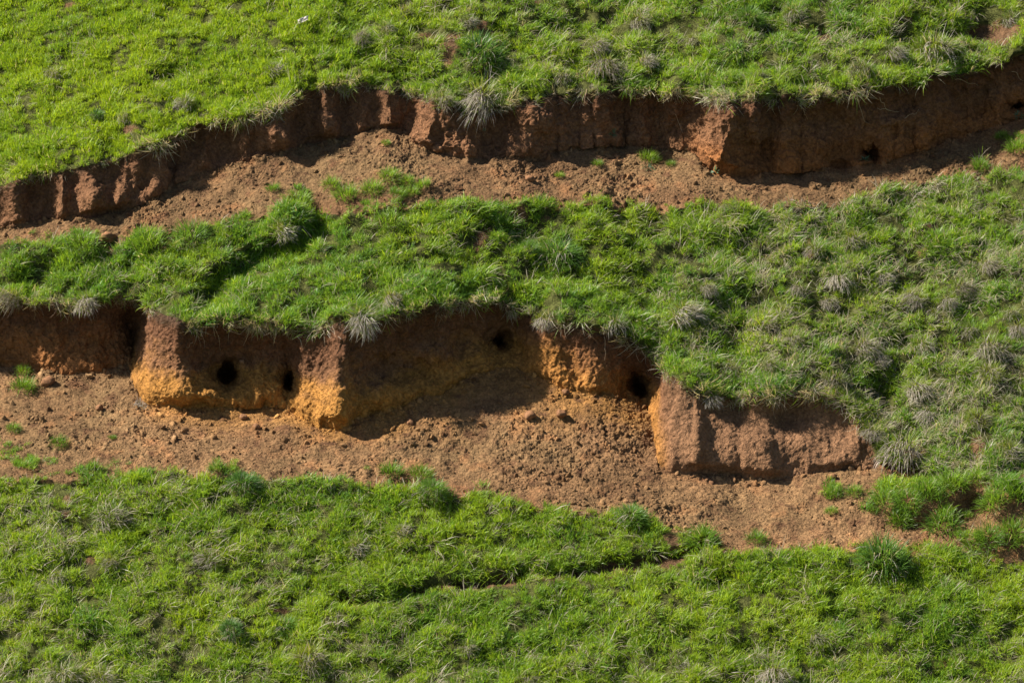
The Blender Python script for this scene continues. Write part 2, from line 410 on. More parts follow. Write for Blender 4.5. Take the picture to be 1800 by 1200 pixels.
# ------------------------------------------------------------------ unevenness
N = grid_normals(P)
x, y, z = P[..., 0], P[..., 1], P[..., 2]
isgrass = np.isin(SEG, (0, 3, 6)).astype(np.float32)
lump = fbm(x * 2.3, y * 2.3, z * 2.3, 3, 50, .55)
lump2 = fbm(x * 7, y * 7, z * 7, 2, 60)
lawn = np.where((SEG == 6), 1 - sstep(520, 700, PX), 0).astype(np.float32)       # the smoother, short pasture
rough = isgrass * (1 - .45 * lawn)
d = rough * (1 - .3 * (SEG == 0)) * (lump * .13 + lump2 * .055)
d += rough * .05 * np.maximum(0, fbm(x * 4.2, y * 4.2, z * 4.2, 2, 66)) 
iscl = (c1 | c2).astype(np.float32)
isfl = np.isin(SEG, (1, 4)).astype(np.float32)
flute = fbm(x * 9, y * 9, z * 2.0, 3, 70)
cl = fbm(x * 5, y * 5, z * 4, 4, 80, .6)
fineC = fbm(x * 26, y * 26, z * 20, 3, 90, .6)
soft = np.where(c1, sstep(1150, 1200, PX), 0)          # the smooth block by the dry slope
big = fbm(x * 2.1, y * 2.1, z * 1.3, 2, 86)
calm = np.where(c1, np.maximum(np.maximum(soft * .85, .6 * sstep(890, 920, PX)), np.maximum(np.exp(-((PX - 285) / 70) ** 2), np.exp(-((PX - 565) / 50) ** 2)) * .8), 0)
pits = np.maximum(0, fbm(x * 17, y * 17, z * 15, 2, 95) - .05)
d += iscl * ((big * .06 + cl * .055 + flute * .045 * (1 - .55 * c2)) * (1 - calm) + fineC * (.020 - .008 * soft) - pits * .012 * (1 - soft) + .020 * (1 - .45 * soft) * fbm((x + z * .35) * 11, y * 9, (z - x * .35) * 6, 3, 99, .6)) * np.where(SEG == 2, 1, .8 + .45 * sstep(650, 800, PX))
d += np.where(c1, .050 * soft * fbm(x * 2.6 + z * 1.2, y * 2.5, z * 2.6 - x * .8, 3, 97), 0)
cf = fbm(x * 3, y * 3, z * 3, 3, 100)
cg = fbm(x * 14, y * 14, z * 14, 3, 110, .65)
ch = np.abs(fbm(x * 34, y * 34, z * 34, 2, 120, .6))
d += np.where(c2, .055 * fbm(x * 2.6, y * 2.6, z * 1.6, 3, 88), 0)
trod = np.clip(.55 + 1.1 * fbm(x * 1.9, y * 1.9, z * 1.9, 2, 160), .45, 1.3)
d += isfl * (cf * .05 + (cg * .032 + (.35 - ch) * .020) * trod)
fade = np.ones_like(d)
P = (P + N * (d * fade)[..., None]).astype(np.float32)
N = grid_normals(P)

# ------------------------------------------------------------------ soil colours, some bank shade painted into them
def mixc(a, b, t):
    return a * (1 - t[..., None]) + np.asarray(b, np.float32) * t[..., None]
col = np.zeros(P.shape, np.float32)
col[:] = (0.170, 0.082, 0.039)
n1 = fbm(x * 1.5, y * 1.5, z * 1.5, 3, 130); n2 = fbm(x * 6, y * 6, z * 6, 3, 140)
n3 = fbm(x * 1.1, y * 1.1, z * 8, 3, 145)
n4 = fbm(x * 13, y * 13, z * 13, 2, 146)
topsoil_shade = np.where(c1, sstep(.45, .80, SS + n2 * .15 + n3 * .15), np.where(c2, sstep(.45, .9, SS + n2 * .25 + n3 * .15) * (1 - .45 * sstep(600, 680, PX) * (1 - sstep(980, 1060, PX))), 0))  # dark top earth plus painted bank shade, weaker on the sunlit nose
ochre = np.where(c1, (1 - sstep(.25, .68, SS + n1 * .22 + n3 * .22 + n4 * .12 + .15 * (sstep(610, 640, PX) * (1 - sstep(870, 900, PX))))), 0) * (sstep(220, 250, PX) * (1 - sstep(1150, 1185, PX)) + .25 * (PX < 240))  # ochre subsoil, kept lower in the bay to paint its shade darker
ochre = np.maximum(ochre, np.where(SEG == 1, .9 * sstep(.45, 1.0, SS + n1 * .35) * sstep(200, 300, PX) * (1 - sstep(1120, 1200, PX)), 0))
rust = np.where(c2, (1 - sstep(.2, .55, SS + n1 * .2)) * sstep(1180, 1260, PX), 0)
rust = np.maximum(rust, np.where(SEG == 4, sstep(.72, 1.0, SS + n1 * .3) * sstep(1220, 1300, PX) * .8, 0))
rust = np.maximum(rust, np.where(c1, .7 * (1 - sstep(.3, .8, SS + n2 * .2)) * (1 - sstep(180, 235, PX)), 0))
rust = np.maximum(rust, np.where(c1, .45 * sstep(890, 930, PX) * (1 - sstep(1140, 1180, PX)), 0))
col = mixc(col, (0.310, 0.145, 0.034), np.clip(ochre, 0, 1) * .95)
col = mixc(col, (0.23, 0.088, 0.026), np.clip(rust, 0, 1) * .8)
col = mixc(col, (0.105, 0.048, 0.024), np.clip(topsoil_shade, 0, 1) * .92 * (1 - .5 * np.where(c1, sstep(1160, 1200, PX), 0)))  # deepens the top earth to paint in shade, less on the lit block
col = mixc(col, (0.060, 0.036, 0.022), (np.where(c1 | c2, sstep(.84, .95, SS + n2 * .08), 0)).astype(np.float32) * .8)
blk = np.where(c1, soft * (1 - sstep(1520, 1560, PX)), 0)
col = mixc(col, (0.182, 0.096, 0.049), blk.astype(np.float32) * .9)
flr = isfl * (1 - np.clip(ochre + rust, 0, 1) * .75)
col = mixc(col, (0.182, 0.110, 0.050), flr * np.clip(.75 + n1 * .5, 0, 1))
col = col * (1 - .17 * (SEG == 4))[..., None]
redp = np.clip(n2 * 1.6 - .25, 0, 1) * isfl
col = mixc(col, (0.25, 0.095, 0.034), redp * .38)
darkp = np.clip(fbm(x * 11, y * 11, z * 11, 3, 150) * 1.8 - .2, 0, 1) * isfl
col = mixc(col, (0.10, 0.048, 0.024), darkp * .85)
thatch = np.clip(turf, 0, 1) * isgrass
col = mixc(col, (0.048, 0.062, 0.014), thatch * .9)
col = mixc(col, (0.105, 0.060, 0.031), isgrass * (1 - thatch) * .85)
n5 = fbm(x * .9, y * 2.4, z * 2.4, 3, 170)
col = mixc(col, (0.125, 0.062, 0.031), (c2 * (1 - sstep(620, 760, PX)) * .45).astype(np.float32))
col *= (1 + isfl * .28 * n5)[..., None]
col *= (1 + .22 * n2 + .12 * fineC)[..., None]
col = np.clip(col, 0.004, .9)

# ------------------------------------------------------------------ materials
def new_mat(name):
    m = bpy.data.materials.new(name)
    m.use_nodes = True
    for n in list(m.node_tree.nodes):
        m.node_tree.nodes.remove(n)
    return m, m.node_tree.nodes, m.node_tree.links


def soil_material():
    m, n, l = new_mat('soil')
    out = n.new('ShaderNodeOutputMaterial')
    b = n.new('ShaderNodeBsdfPrincipled')
    b.inputs['Roughness'].default_value = .95
    b.inputs['Specular IOR Level'].default_value = .12
    at = n.new('ShaderNodeAttribute'); at.attribute_name = 'soil_colour'
    geo = n.new('ShaderNodeNewGeometry')
    def tex(scale, detail, rough=.6):
        t = n.new('ShaderNodeTexNoise'); t.inputs['Scale'].default_value = scale
        t.inputs['Detail'].default_value = detail; t.inputs['Roughness'].default_value = rough
        l.new(geo.outputs['Position'], t.inputs['Vector'])
        return t
    t1, t2, t3 = tex(38, 5), tex(120, 4, .7), tex(9, 4)
    ramp = n.new('ShaderNodeMapRange'); ramp.inputs['From Min'].default_value = .3; ramp.inputs['From Max'].default_value = .7
    ramp.inputs['To Min'].default_value = .62; ramp.inputs['To Max'].default_value = 1.38
    l.new(t1.outputs['Fac'], ramp.inputs['Value'])
    ramp2 = n.new('ShaderNodeMapRange'); ramp2.inputs['From Min'].default_value = .3; ramp2.inputs['From Max'].default_value = .7
    ramp2.inputs['To Min'].default_value = .8; ramp2.inputs['To Max'].default_value = 1.2
    l.new(t3.outputs['Fac'], ramp2.inputs['Value'])
    mm = n.new('ShaderNodeMath'); mm.operation = 'MULTIPLY'
    l.new(ramp.outputs[0], mm.inputs[0]); l.new(ramp2.outputs[0], mm.inputs[1])
    mul = n.new('ShaderNodeVectorMath'); mul.operation = 'SCALE'
    l.new(at.outputs['Color'], mul.inputs[0]); l.new(mm.outputs[0], mul.inputs['Scale'])
    l.new(mul.outputs[0], b.inputs['Base Color'])
    bu = n.new('ShaderNodeBump'); bu.inputs['Strength'].default_value = .8; bu.inputs['Distance'].default_value = .02
    add = n.new('ShaderNodeMath'); add.operation = 'ADD'
    l.new(t1.outputs['Fac'], add.inputs[0])
    sc = n.new('ShaderNodeMath'); sc.operation = 'MULTIPLY'; sc.inputs[1].default_value = .35
    l.new(t2.outputs['Fac'], sc.inputs[0]); l.new(sc.outputs[0], add.inputs[1])
    vo = n.new('ShaderNodeTexVoronoi'); vo.feature = 'DISTANCE_TO_EDGE'; vo.inputs['Scale'].default_value = 16
    wp = n.new('ShaderNodeVectorMath'); wp.operation = 'MULTIPLY_ADD'
    wp.inputs[1].default_value = (.09, .09, .09)
    l.new(t3.outputs['Color'], wp.inputs[0]); l.new(geo.outputs['Position'], wp.inputs[2])
    l.new(wp.outputs[0], vo.inputs['Vector'])
    vr = n.new('ShaderNodeMapRange'); vr.inputs['From Max'].default_value = .07; vr.inputs['To Max'].default_value = .5
    l.new(vo.outputs['Distance'], vr.inputs['Value'])
    add2 = n.new('ShaderNodeMath'); add2.operation = 'ADD'
    l.new(add.outputs[0], add2.inputs[0]); l.new(vr.outputs[0], add2.inputs[1])
    l.new(add2.outputs[0], bu.inputs['Height'])
    l.new(bu.outputs[0], b.inputs['Normal'])
    l.new(b.outputs[0], out.inputs[0])
    return m


def grass_material(name, young, old, root, instanced, trans=.48, dry=(0.30, 0.26, 0.17), dry_share=0.0, rough=.42):
    """blades: colour runs from the sheath (often darkened as painted shade) to the tip and from blade to blade"""
    m, n, l = new_mat(name)
    out = n.new('ShaderNodeOutputMaterial')
    h = n.new('ShaderNodeAttribute'); h.attribute_name = 'along'
    r = n.new('ShaderNodeAttribute'); r.attribute_name = 'blade'
    t = n.new('ShaderNodeAttribute'); t.attribute_name = 'tint'
    oi = n.new('ShaderNodeObjectInfo')
    if instanced:
        t.attribute_type = 'INSTANCER'
    def mix(a, b, f):
        x = n.new('ShaderNodeMix'); x.data_type = 'RGBA'
        for sock, v in ((x.inputs['A'], a), (x.inputs['B'], b)):
            if isinstance(v, tuple): sock.default_value = (*v, 1)
            else: l.new(v, sock)
        l.new(f, x.inputs['Factor'])
        return x.outputs['Result']
    def math2(op, a, b):
        x = n.new('ShaderNodeMath'); x.operation = op; x.use_clamp = op == 'ADD'
        for i, v in enumerate((a, b)):
            if isinstance(v, (int, float)): x.inputs[i].default_value = v
            else: l.new(v, x.inputs[i])
        return x.outputs[0]
    tint = t.outputs['Fac'] if instanced else oi.outputs['Random']
    f = math2('ADD', math2('MULTIPLY', r.outputs['Fac'], .45), math2('MULTIPLY', tint, .75 if instanced else .55))
    c = mix(young, old, f)
    # a share of the blades is withered
    t2 = n.new('ShaderNodeAttribute'); t2.attribute_name = 'withered'
    if instanced:
        t2.attribute_type = 'INSTANCER'
        wf = n.new('ShaderNodeMath'); wf.operation = 'GREATER_THAN'
        r2 = n.new('ShaderNodeAttribute'); r2.attribute_name = 'blade2'
        l.new(t2.outputs['Fac'], wf.inputs[0]); l.new(r2.outputs['Fac'], wf.inputs[1])
    else:
        wf = n.new('ShaderNodeMath'); wf.operation = 'LESS_THAN'
        r2 = n.new('ShaderNodeAttribute'); r2.attribute_name = 'blade2'
        l.new(r2.outputs['Fac'], wf.inputs[0]); wf.inputs[1].default_value = dry_share
    c = mix(c, dry, wf.outputs[0])
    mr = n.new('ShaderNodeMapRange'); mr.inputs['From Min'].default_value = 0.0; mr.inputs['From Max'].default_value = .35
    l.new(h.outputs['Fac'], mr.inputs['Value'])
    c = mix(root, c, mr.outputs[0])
    p = n.new('ShaderNodeBsdfPrincipled'); p.inputs['Roughness'].default_value = rough
    p.inputs['Specular IOR Level'].default_value = .35
    l.new(c, p.inputs['Base Color'])
    tr = n.new('ShaderNodeBsdfTranslucent')
    g = n.new('ShaderNodeMix'); g.data_type = 'RGBA'; g.blend_type = 'MULTIPLY'; g.inputs['Factor'].default_value = 1
    g.inputs['B'].default_value = (1.45, 1.3, .75, 1)
    l.new(c, g.inputs['A']); l.new(g.outputs['Result'], tr.inputs[0])
    ms = n.new('ShaderNodeMixShader'); ms.inputs[0].default_value = trans
    l.new(p.outputs[0], ms.inputs[1]); l.new(tr.outputs[0], ms.inputs[2])
    l.new(ms.outputs[0], out.inputs[0])
    return m

M_SOIL = soil_material()
YOUNG, OLD, ROOT, DRY = (0.345, 0.455, 0.017), (0.088, 0.220, 0.026), (0.036, 0.044, 0.013), (0.42, 0.37, 0.27)  # ROOT: sheath colour, darkened to paint the shaded gaps between blades
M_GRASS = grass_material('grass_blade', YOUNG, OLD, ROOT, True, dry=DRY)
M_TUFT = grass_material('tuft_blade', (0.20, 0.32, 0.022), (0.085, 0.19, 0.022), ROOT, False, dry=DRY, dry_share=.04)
M_DEAD = grass_material('dead_blade', (0.49, 0.44, 0.37), (0.14, 0.113, 0.082), (0.030, 0.022, 0.015), False, trans=.25, dry=(0.17, 0.16, .06), dry_share=.12, rough=.5)  # near-black roots and dark old blades paint shade inside the tussocks
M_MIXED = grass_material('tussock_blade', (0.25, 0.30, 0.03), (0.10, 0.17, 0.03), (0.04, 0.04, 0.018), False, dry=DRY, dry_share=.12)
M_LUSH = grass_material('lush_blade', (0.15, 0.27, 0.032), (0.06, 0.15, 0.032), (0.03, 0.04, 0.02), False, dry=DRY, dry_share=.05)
M_WEED = grass_material('weed_leaf', (0.09, 0.15, 0.07), (0.05, 0.11, 0.05), (0.04, 0.06, 0.03), False, trans=.25, dry_share=0)

# ------------------------------------------------------------------ the ground as meshes
idx = np.arange(NV * NU).reshape(NV, NU)
quads = np.stack([idx[:-1, :-1], idx[:-1, 1:], idx[1:, 1:], idx[1:, :-1]], -1)
segf = SEG[:-1, :-1]; burf = BUR[:-1, :-1]
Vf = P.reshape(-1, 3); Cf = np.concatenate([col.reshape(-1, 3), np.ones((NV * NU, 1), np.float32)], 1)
Nf = N.reshape(-1, 3)

def ground_piece(name, mask, label, cat):
    q = quads[mask]
    used = np.unique(q)
    remap = np.full(NV * NU, -1, np.int64); remap[used] = np.arange(len(used))
    me = mesh_from(name, Vf[used], quads=remap[q], mat=M_SOIL)
    set_attr(me, 'soil_colour', 'FLOAT_COLOR', 'POINT', Cf[used])
    me.normals_split_custom_set_from_vertices(Nf[used].tolist())
    return link(name, me, label, cat, 'structure')

hole = burf > .55
ground_piece('hillside', (segf == 0), 'green grassy slope below the lower earth terrace', 'hillside')
ground_piece('terrace', (segf == 1) & ~hole, 'wide bare clod strewn terrace at the foot of the lower ochre bank', 'terrace')
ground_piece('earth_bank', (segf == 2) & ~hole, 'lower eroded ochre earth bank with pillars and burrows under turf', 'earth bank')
ground_piece('hillside', (segf == 3), 'rough tussocky grass slope between the two earth banks', 'hillside')
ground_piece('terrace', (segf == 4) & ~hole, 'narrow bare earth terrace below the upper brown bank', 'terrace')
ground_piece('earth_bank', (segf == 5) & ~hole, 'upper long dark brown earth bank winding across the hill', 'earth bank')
ground_piece('hillside', (segf == 6), 'pasture slope above the upper earth bank', 'hillside')
BLAB = ['round dark burrow in the hollow of the ochre pillar block', 'narrow dark burrow beside the foot of the ochre buttress',
        'black burrow high in the shaded corner of the lower bank', 'dark burrow beside the smooth bare brown block',
        'dark burrow with a green weed in its mouth in the upper bank',
        'small dark burrow at the far end of the upper bank']
bx, by = PX[:-1, :-1], PY[:-1, :-1]
for b, lab in zip(BURROWS, BLAB):
    near = hole & (np.hypot(bx - b[0], by - b[1]) < 60) & np.isin(segf, (1, 2, 4, 5))
    if near.any():
        ground_piece('burrow', near, lab, 'burrow')

# the hill beyond the picture: down to the valley floor, up to the crest and out to both sides
def far_ground():
    V, Q, C = [], [], []
    def strip(rows):
        rows = np.array(rows, np.float32)
        o = sum(len(v) for v in V)
        a, b = rows.shape[:2]
        i = np.arange(a * b).reshape(a, b) + o
        V.append(rows.reshape(-1, 3))
        Q.append(np.stack([i[:-1, :-1], i[:-1, 1:], i[1:, 1:], i[1:, :-1]], -1).reshape(-1, 4))
    st = np.arange(0, NU, 12); st = np.unique(np.append(st, NU - 1))
    outs = np.array([0, 2, 6, 14, 30, 70, 160, 400])
    rws = np.unique(np.append(np.arange(0, NV, 6), NV - 1))
    def widen(row):         # row (n,3) -> with far points on both sides
        L = row[0] + np.stack([-outs[:0:-1], 0 * outs[1:], 0 * outs[1:]], 1)
        R = row[-1] + np.stack([outs[1:], 0 * outs[1:], 0 * outs[1:]], 1)
        return np.concatenate([L, row, R])
    L = np.stack([P[rws, 0] + np.array([-o, 0, 0]) for o in outs[::-1]], 1)
    R = np.stack([P[rws, -1] + np.array([o, 0, 0]) for o in outs], 1)
    strip(L); strip(R)
    low = widen(P[0, st])
    rows = [low + np.array([0, -dy, -dz]) for dy, dz in ((60 + 400, 9), (60, 9), (30, 9), (16, 8), (9, 5.0), (4, 2.4), (0, 0))]
    strip(rows)
    top = widen(P[-1, st])
    rows = [top + np.array([0, dy, dz]) for dy, dz in ((0, 0), (4, 2.1), (10, 5.0), (20, 9.0), (40, 14), (80, 18), (300, 22), (900, 22))]
    strip(rows)
    V = np.concatenate(V); Q = np.concatenate(Q)
    me = mesh_from('distant_hill', V, quads=Q, mat=M_SOIL)
    set_attr(me, 'soil_colour', 'FLOAT_COLOR', 'POINT', np.tile(np.array([.075, .10, .02, 1], np.float32), (len(V), 1)))
    link('ground', me, 'green hill and valley floor reaching away from the banks', 'ground', 'structure')
far_ground()

# ------------------------------------------------------------------ blades
def blades(root, az, th0, kap, length, width, nseg=3, twist=None):
    """one mesh of tapering, bending blades: returns V, quads, tris, along, per-blade index"""
    n = len(az)
    s = np.linspace(0, 1, nseg + 1)
    th = th0[:, None] + kap[:, None] * s[None]
    thm = .5 * (th[:, 1:] + th[:, :-1])
    st = (length / nseg)[:, None]
    hor = np.concatenate([np.zeros((n, 1)), np.cumsum(np.sin(thm) * st, 1)], 1)
    ver = np.concatenate([np.zeros((n, 1)), np.cumsum(np.cos(thm) * st, 1)], 1)
    ca, sa = np.cos(az)[:, None], np.sin(az)[:, None]
    C = np.stack([root[:, 0:1] + hor * ca, root[:, 1:2] + hor * sa, root[:, 2:3] + ver], -1)
    tw = (rng.uniform(-.9, .9, n) if twist is None else twist)
    wx, wy = -np.sin(az + tw), np.cos(az + tw)
    wprof = np.array([.75, 1.0, .8, .5, .3])[:nseg] if nseg <= 5 else np.interp(np.linspace(0, 1, nseg), [0, .3, .7, 1], [.7, 1, .8, .35])
    hw = .5 * width[:, None] * wprof[None]
    off = np.stack([wx[:, None] * hw, wy[:, None] * hw, 0 * hw], -1)
    Lf, Rt = C[:, :-1] - off, C[:, :-1] + off
    V = np.concatenate([np.stack([Lf, Rt], 2).reshape(n, -1, 3), C[:, -1:]], 1)      # 2*nseg + 1 per blade
    m = 2 * nseg + 1
    base = (np.arange(n) * m)[:, None]
    q = np.array([[2 * i, 2 * i + 1, 2 * i + 3, 2 * i + 2] for i in range(nseg - 1)])
    Q = (base[:, None] + q[None]).reshape(-1, 4)
    T = base + np.array([[2 * nseg - 2, 2 * nseg - 1, 2 * nseg]])
    al = np.concatenate([np.repeat(s[:-1], 2), [1.0]])
    return V.reshape(-1, 3), Q, T, np.tile(al, n), np.repeat(np.arange(n), m)


def blade_mesh(name, mat, **k):
    V, Q, T, al, bi = blades(**k)
    me = mesh_from(name, V, quads=Q, tris=T, mat=mat)
    set_attr(me, 'along', 'FLOAT', 'POINT', al)
    n = bi.max() + 1
    set_attr(me, 'blade', 'FLOAT', 'POINT', rng.random(n)[bi])
    set_attr(me, 'blade2', 'FLOAT', 'POINT', rng.random(n)[bi])
    return me


def disc(n, r):
    a, q = rng.uniform(0, 2 * math.pi, n), r * np.sqrt(rng.random(n))
    return np.stack([q * np.cos(a), q * np.sin(a), np.full(n, -.008)], 1)

protos = bpy.data.collections.new('turf_clumps')
names = []
for i in range(21):
    if i < 7:                               # short pasture
        n = 46; rt = disc(n, .055)
        me = blade_mesh('clump_%02d' % i, M_GRASS, root=rt, az=rng.uniform(0, 6.283, n), th0=rng.uniform(0, .5, n), kap=rng.uniform(.1, 1.2, n),
                        length=rng.uniform(.045, .085, n), width=rng.uniform(.0036, .0062, n))
    elif i < 15:                            # longer rough grass
        n = 44; rt = disc(n, .06); lean = rng.uniform(0, 6.283)
        me = blade_mesh('clump_%02d' % i, M_GRASS, root=rt, az=lean + rng.normal(0, 1.3, n), th0=rng.uniform(0, .55, n), kap=rng.uniform(.4, 2.0, n),
                        length=rng.uniform(.05, .12, n), width=rng.uniform(.0034, .0062, n))
    else:                                   # straggly thatch lying over
        n = 22; rt = disc(n, .06); lean = rng.uniform(0, 6.283)
        me = blade_mesh('clump_%02d' % i, M_GRASS, root=rt, az=lean + rng.normal(0, .9, n), th0=rng.uniform(.3, 1.2, n), kap=rng.uniform(.6, 1.8, n),
                        length=rng.uniform(.09, .21, n), width=rng.uniform(.003, .0055, n))
    o = bpy.data.objects.new('clump_%02d' % i, me)
    protos.objects.link(o)


def euler_for(D, spin):
    """XYZ euler angles that stand local z along D after a spin about it"""
    az = np.arctan2(D[:, 1], D[:, 0]); ti = np.arccos(np.clip(D[:, 2], -1, 1))
    ca, sa, ct, st, cs, ss = np.cos(az), np.sin(az), np.cos(ti), np.sin(ti), np.cos(spin), np.sin(spin)
    R00 = ca * ct * cs - sa * ss; R10 = sa * ct * cs + ca * ss; R20 = -st * cs
    R21 = st * ss; R22 = ct
    return np.stack([np.arctan2(R21, R22), -np.arcsin(np.clip(R20, -1, 1)), np.arctan2(R10, R00)], 1)


def scatter_nodes(coll):
    ng = bpy.data.node_groups.new('scatter', 'GeometryNodeTree')
    ng.interface.new_socket('Geometry', in_out='INPUT', socket_type='NodeSocketGeometry')
    ng.interface.new_socket('Geometry', in_out='OUTPUT', socket_type='NodeSocketGeometry')
    n, l = ng.nodes, ng.links
    gi, go = n.new('NodeGroupInput'), n.new('NodeGroupOutput')
    mp = n.new('GeometryNodeMeshToPoints')
    ci = n.new('GeometryNodeCollectionInfo')
    ci.inputs['Collection'].default_value = coll
    ci.inputs['Separate Children'].default_value = True
    ci.inputs['Reset Children'].default_value = True
    ip = n.new('GeometryNodeInstanceOnPoints')
    ip.inputs['Pick Instance'].default_value = True
    def named(nm, typ):
        a = n.new('GeometryNodeInputNamedAttribute'); a.data_type = typ
        a.inputs['Name'].default_value = nm
        return next(s for s in a.outputs if s.enabled and s.name == 'Attribute')
    e2r = n.new('FunctionNodeEulerToRotation')
    l.new(gi.outputs[0], mp.inputs['Mesh'])
    l.new(mp.outputs['Points'], ip.inputs['Points'])
    l.new(ci.outputs[0], ip.inputs['Instance'])
    l.new(named('pick', 'INT'), ip.inputs['Instance Index'])
    l.new(named('turn', 'FLOAT_VECTOR'), e2r.inputs[0])
    l.new(e2r.outputs[0], ip.inputs['Rotation'])
    l.new(named('size', 'FLOAT_VECTOR'), ip.inputs['Scale'])
    l.new(ip.outputs[0], go.inputs[0])
    return ng
NG_TURF = scatter_nodes(protos)


def scatter_object(name, ng, pos, turn, size, pick, label, cat, tint=None, withered=None, soil=None):
    me = bpy.data.meshes.new(name)
    me.vertices.add(len(pos))
    me.vertices.foreach_set('co', np.ascontiguousarray(pos, np.float32).ravel())
    set_attr(me, 'turn', 'FLOAT_VECTOR', 'POINT', turn)
    set_attr(me, 'size', 'FLOAT_VECTOR', 'POINT', size)
    set_attr(me, 'pick', 'INT', 'POINT', pick)
    if tint is not None: set_attr(me, 'tint', 'FLOAT', 'POINT', tint)
    if soil is not None: set_attr(me, 'soil', 'FLOAT_COLOR', 'POINT', np.concatenate([soil, np.ones((len(soil), 1))], 1))
    if withered is not None: set_attr(me, 'withered', 'FLOAT', 'POINT', withered)
    o = link(name, me, label, cat, 'stuff')
    md = o.modifiers.new('scatter', 'NODES'); md.node_group = ng
    return o

# cell areas of the ground grid
e1 = P[1:, :-1] - P[:-1, :-1]; e2 = P[:-1, 1:] - P[:-1, :-1]
AREA = np.linalg.norm(np.cross(e1, e2), axis=-1)
turf_c, seg_c, px_c, py_c, s_c = turf[:-1, :-1], SEG[:-1, :-1], PX[:-1, :-1], PY[:-1, :-1], SS[:-1, :-1]
vis = (px_c > -210) & (px_c < 2010) & (py_c < 1390) & (py_c > -210)
xc, yc, zc = P[:-1, :-1, 0], P[:-1, :-1, 1], P[:-1, :-1, 2]
CL = fbm(xc * 4.6, yc * 4.6, zc * 4.6, 3, 200, .6)              # clumps
CM = fbm(xc * 1.4, yc * 1.4, zc * 1.4, 3, 210)              # patches of colour
CW = fbm(xc * 3.2, yc * 3.2, zc * 3.2, 3, 220)
lawn_c = lawn[:-1, :-1]
dryzone = (np.where(seg_c == 3, sstep(1050, 1400, px_c) * .9 + .12, 0) + np.where(seg_c == 6, sstep(600, 800, px_c) * .5, 0)
           + np.where(seg_c == 0, .22 * (1 - sstep(300, 900, px_c)) + .15 + .2 * sstep(1080, 1180, py_c), 0))


def take(mask, per_m2):
    w = AREA * mask * per_m2
    tot = w.sum()
    n = int(tot)
    c = np.cumsum(w.ravel()); c /= c[-1]
    k = np.searchsorted(c, rng.random(n))
    k = np.minimum(k, w.size - 1)
    i, j = np.divmod(k, w.shape[1])
    a, b = rng.random((n, 1)), rng.random((n, 1))
    pos = P[i, j] * (1 - a) * (1 - b) + P[i + 1, j] * a * (1 - b) + P[i, j + 1] * (1 - a) * b + P[i + 1, j + 1] * a * b
    return i, j, pos


def grow(name, segs, label):
    m = np.isin(seg_c, segs) & vis
    dens = np.clip(turf_c, 0, 1) * np.clip(.64 + (1.15 - .45 * (seg_c == 0)) * CL + .22 * lawn_c + .14 * (seg_c == 0), .06 + .24 * (seg_c == 0), 1.4) * m
    i, j, pos = take(dens, 520)
    n = len(i)
    lw = lawn_c[i, j]; w = CL[i, j]; dz = np.clip(dryzone[i, j] * (.6 + 1.0 * CW[i, j]), 0, 1)
    isl = rng.random(n) < np.maximum(lw * .9, np.where(seg_c[i, j] == 0, .52, .22))
    lipf = np.isin(seg_c[i, j], (2, 5))
    isd = rng.random(n) < np.where(lipf, .6, (.06 + .42 * dz) * (1 - .6 * lw))
    pick = np.where(isl, rng.integers(0, 7, n), rng.integers(7, 15, n))
    pick = np.where(isd, rng.integers(15, 21, n), pick)
    nz = N[i, j]
    D = nz * .45 + np.array([0, -.10, .75]) + rng.normal(0, .16, (n, 3))
    D[lipf] = nz[lipf] * .9 + np.array([0, -.35, -.05]) + rng.normal(0, .3, (lipf.sum(), 3))
    D /= np.linalg.norm(D, axis=1, keepdims=True)
    sc = (.86 + .62 * w + rng.normal(0, .13, n)) * np.where(np.isin(seg_c[i, j], (1, 4)), np.where(px_c[i, j] > 1480, .95, .75), 1.0)
    sc = np.clip(sc, .4, 1.5)
    size = np.stack([sc, sc, sc * rng.uniform(.85, 1.15, n)], 1)
    yel = .42 - .5 * CM[i, j] - .20 * lw + .1 * (seg_c[i, j] == 3) - .08 * (seg_c[i, j] == 0) + rng.normal(0, .16, n) + .25 * np.isin(seg_c[i, j], (1, 4))
    wither = np.where(isd, .45 + .5 * dz, .03 + .14 * dz)
    wither = np.where(lipf, np.maximum(wither, .7), wither)
    scatter_object(name, NG_TURF, pos, euler_for(D, rng.uniform(0, 6.283, n)), size, pick, label, 'grass', np.clip(yel, 0, 1.2), wither)
    print(name, n)

grow('grass', (0,), 'lush green hummocky grass below the lower terrace')
grow('grass', (3, 2), 'rough green grass with grey withered blades between the two banks')
grow('grass', (6, 5), 'bright yellow green pasture grass above the upper bank')
grow('grass', (1, 4), 'thin green grass patches creeping over the bare terraces')

# ------------------------------------------------------------------ crumbs of earth on the terraces
def lump_mesh(name, seed, n=2, squash=.75):
    import bmesh
    bm = bmesh.new()
    bmesh.ops.create_icosphere(bm, subdivisions=n, radius=.5)
    v = np.array([p.co[:] for p in bm.verts])
    k = 1 + .38 * fbm(v[:, 0] * 2.2, v[:, 1] * 2.2, v[:, 2] * 2.2, 2, seed) + .16 * vnoise(v[:, 0] * 7, v[:, 1] * 7, v[:, 2] * 7, seed + 5)
    v = v * k[:, None] * np.array([1, .85, squash])
    for p, c in zip(bm.verts, v): p.co = c
    me = bpy.data.meshes.new(name); bm.to_mesh(me); bm.free()
    return me

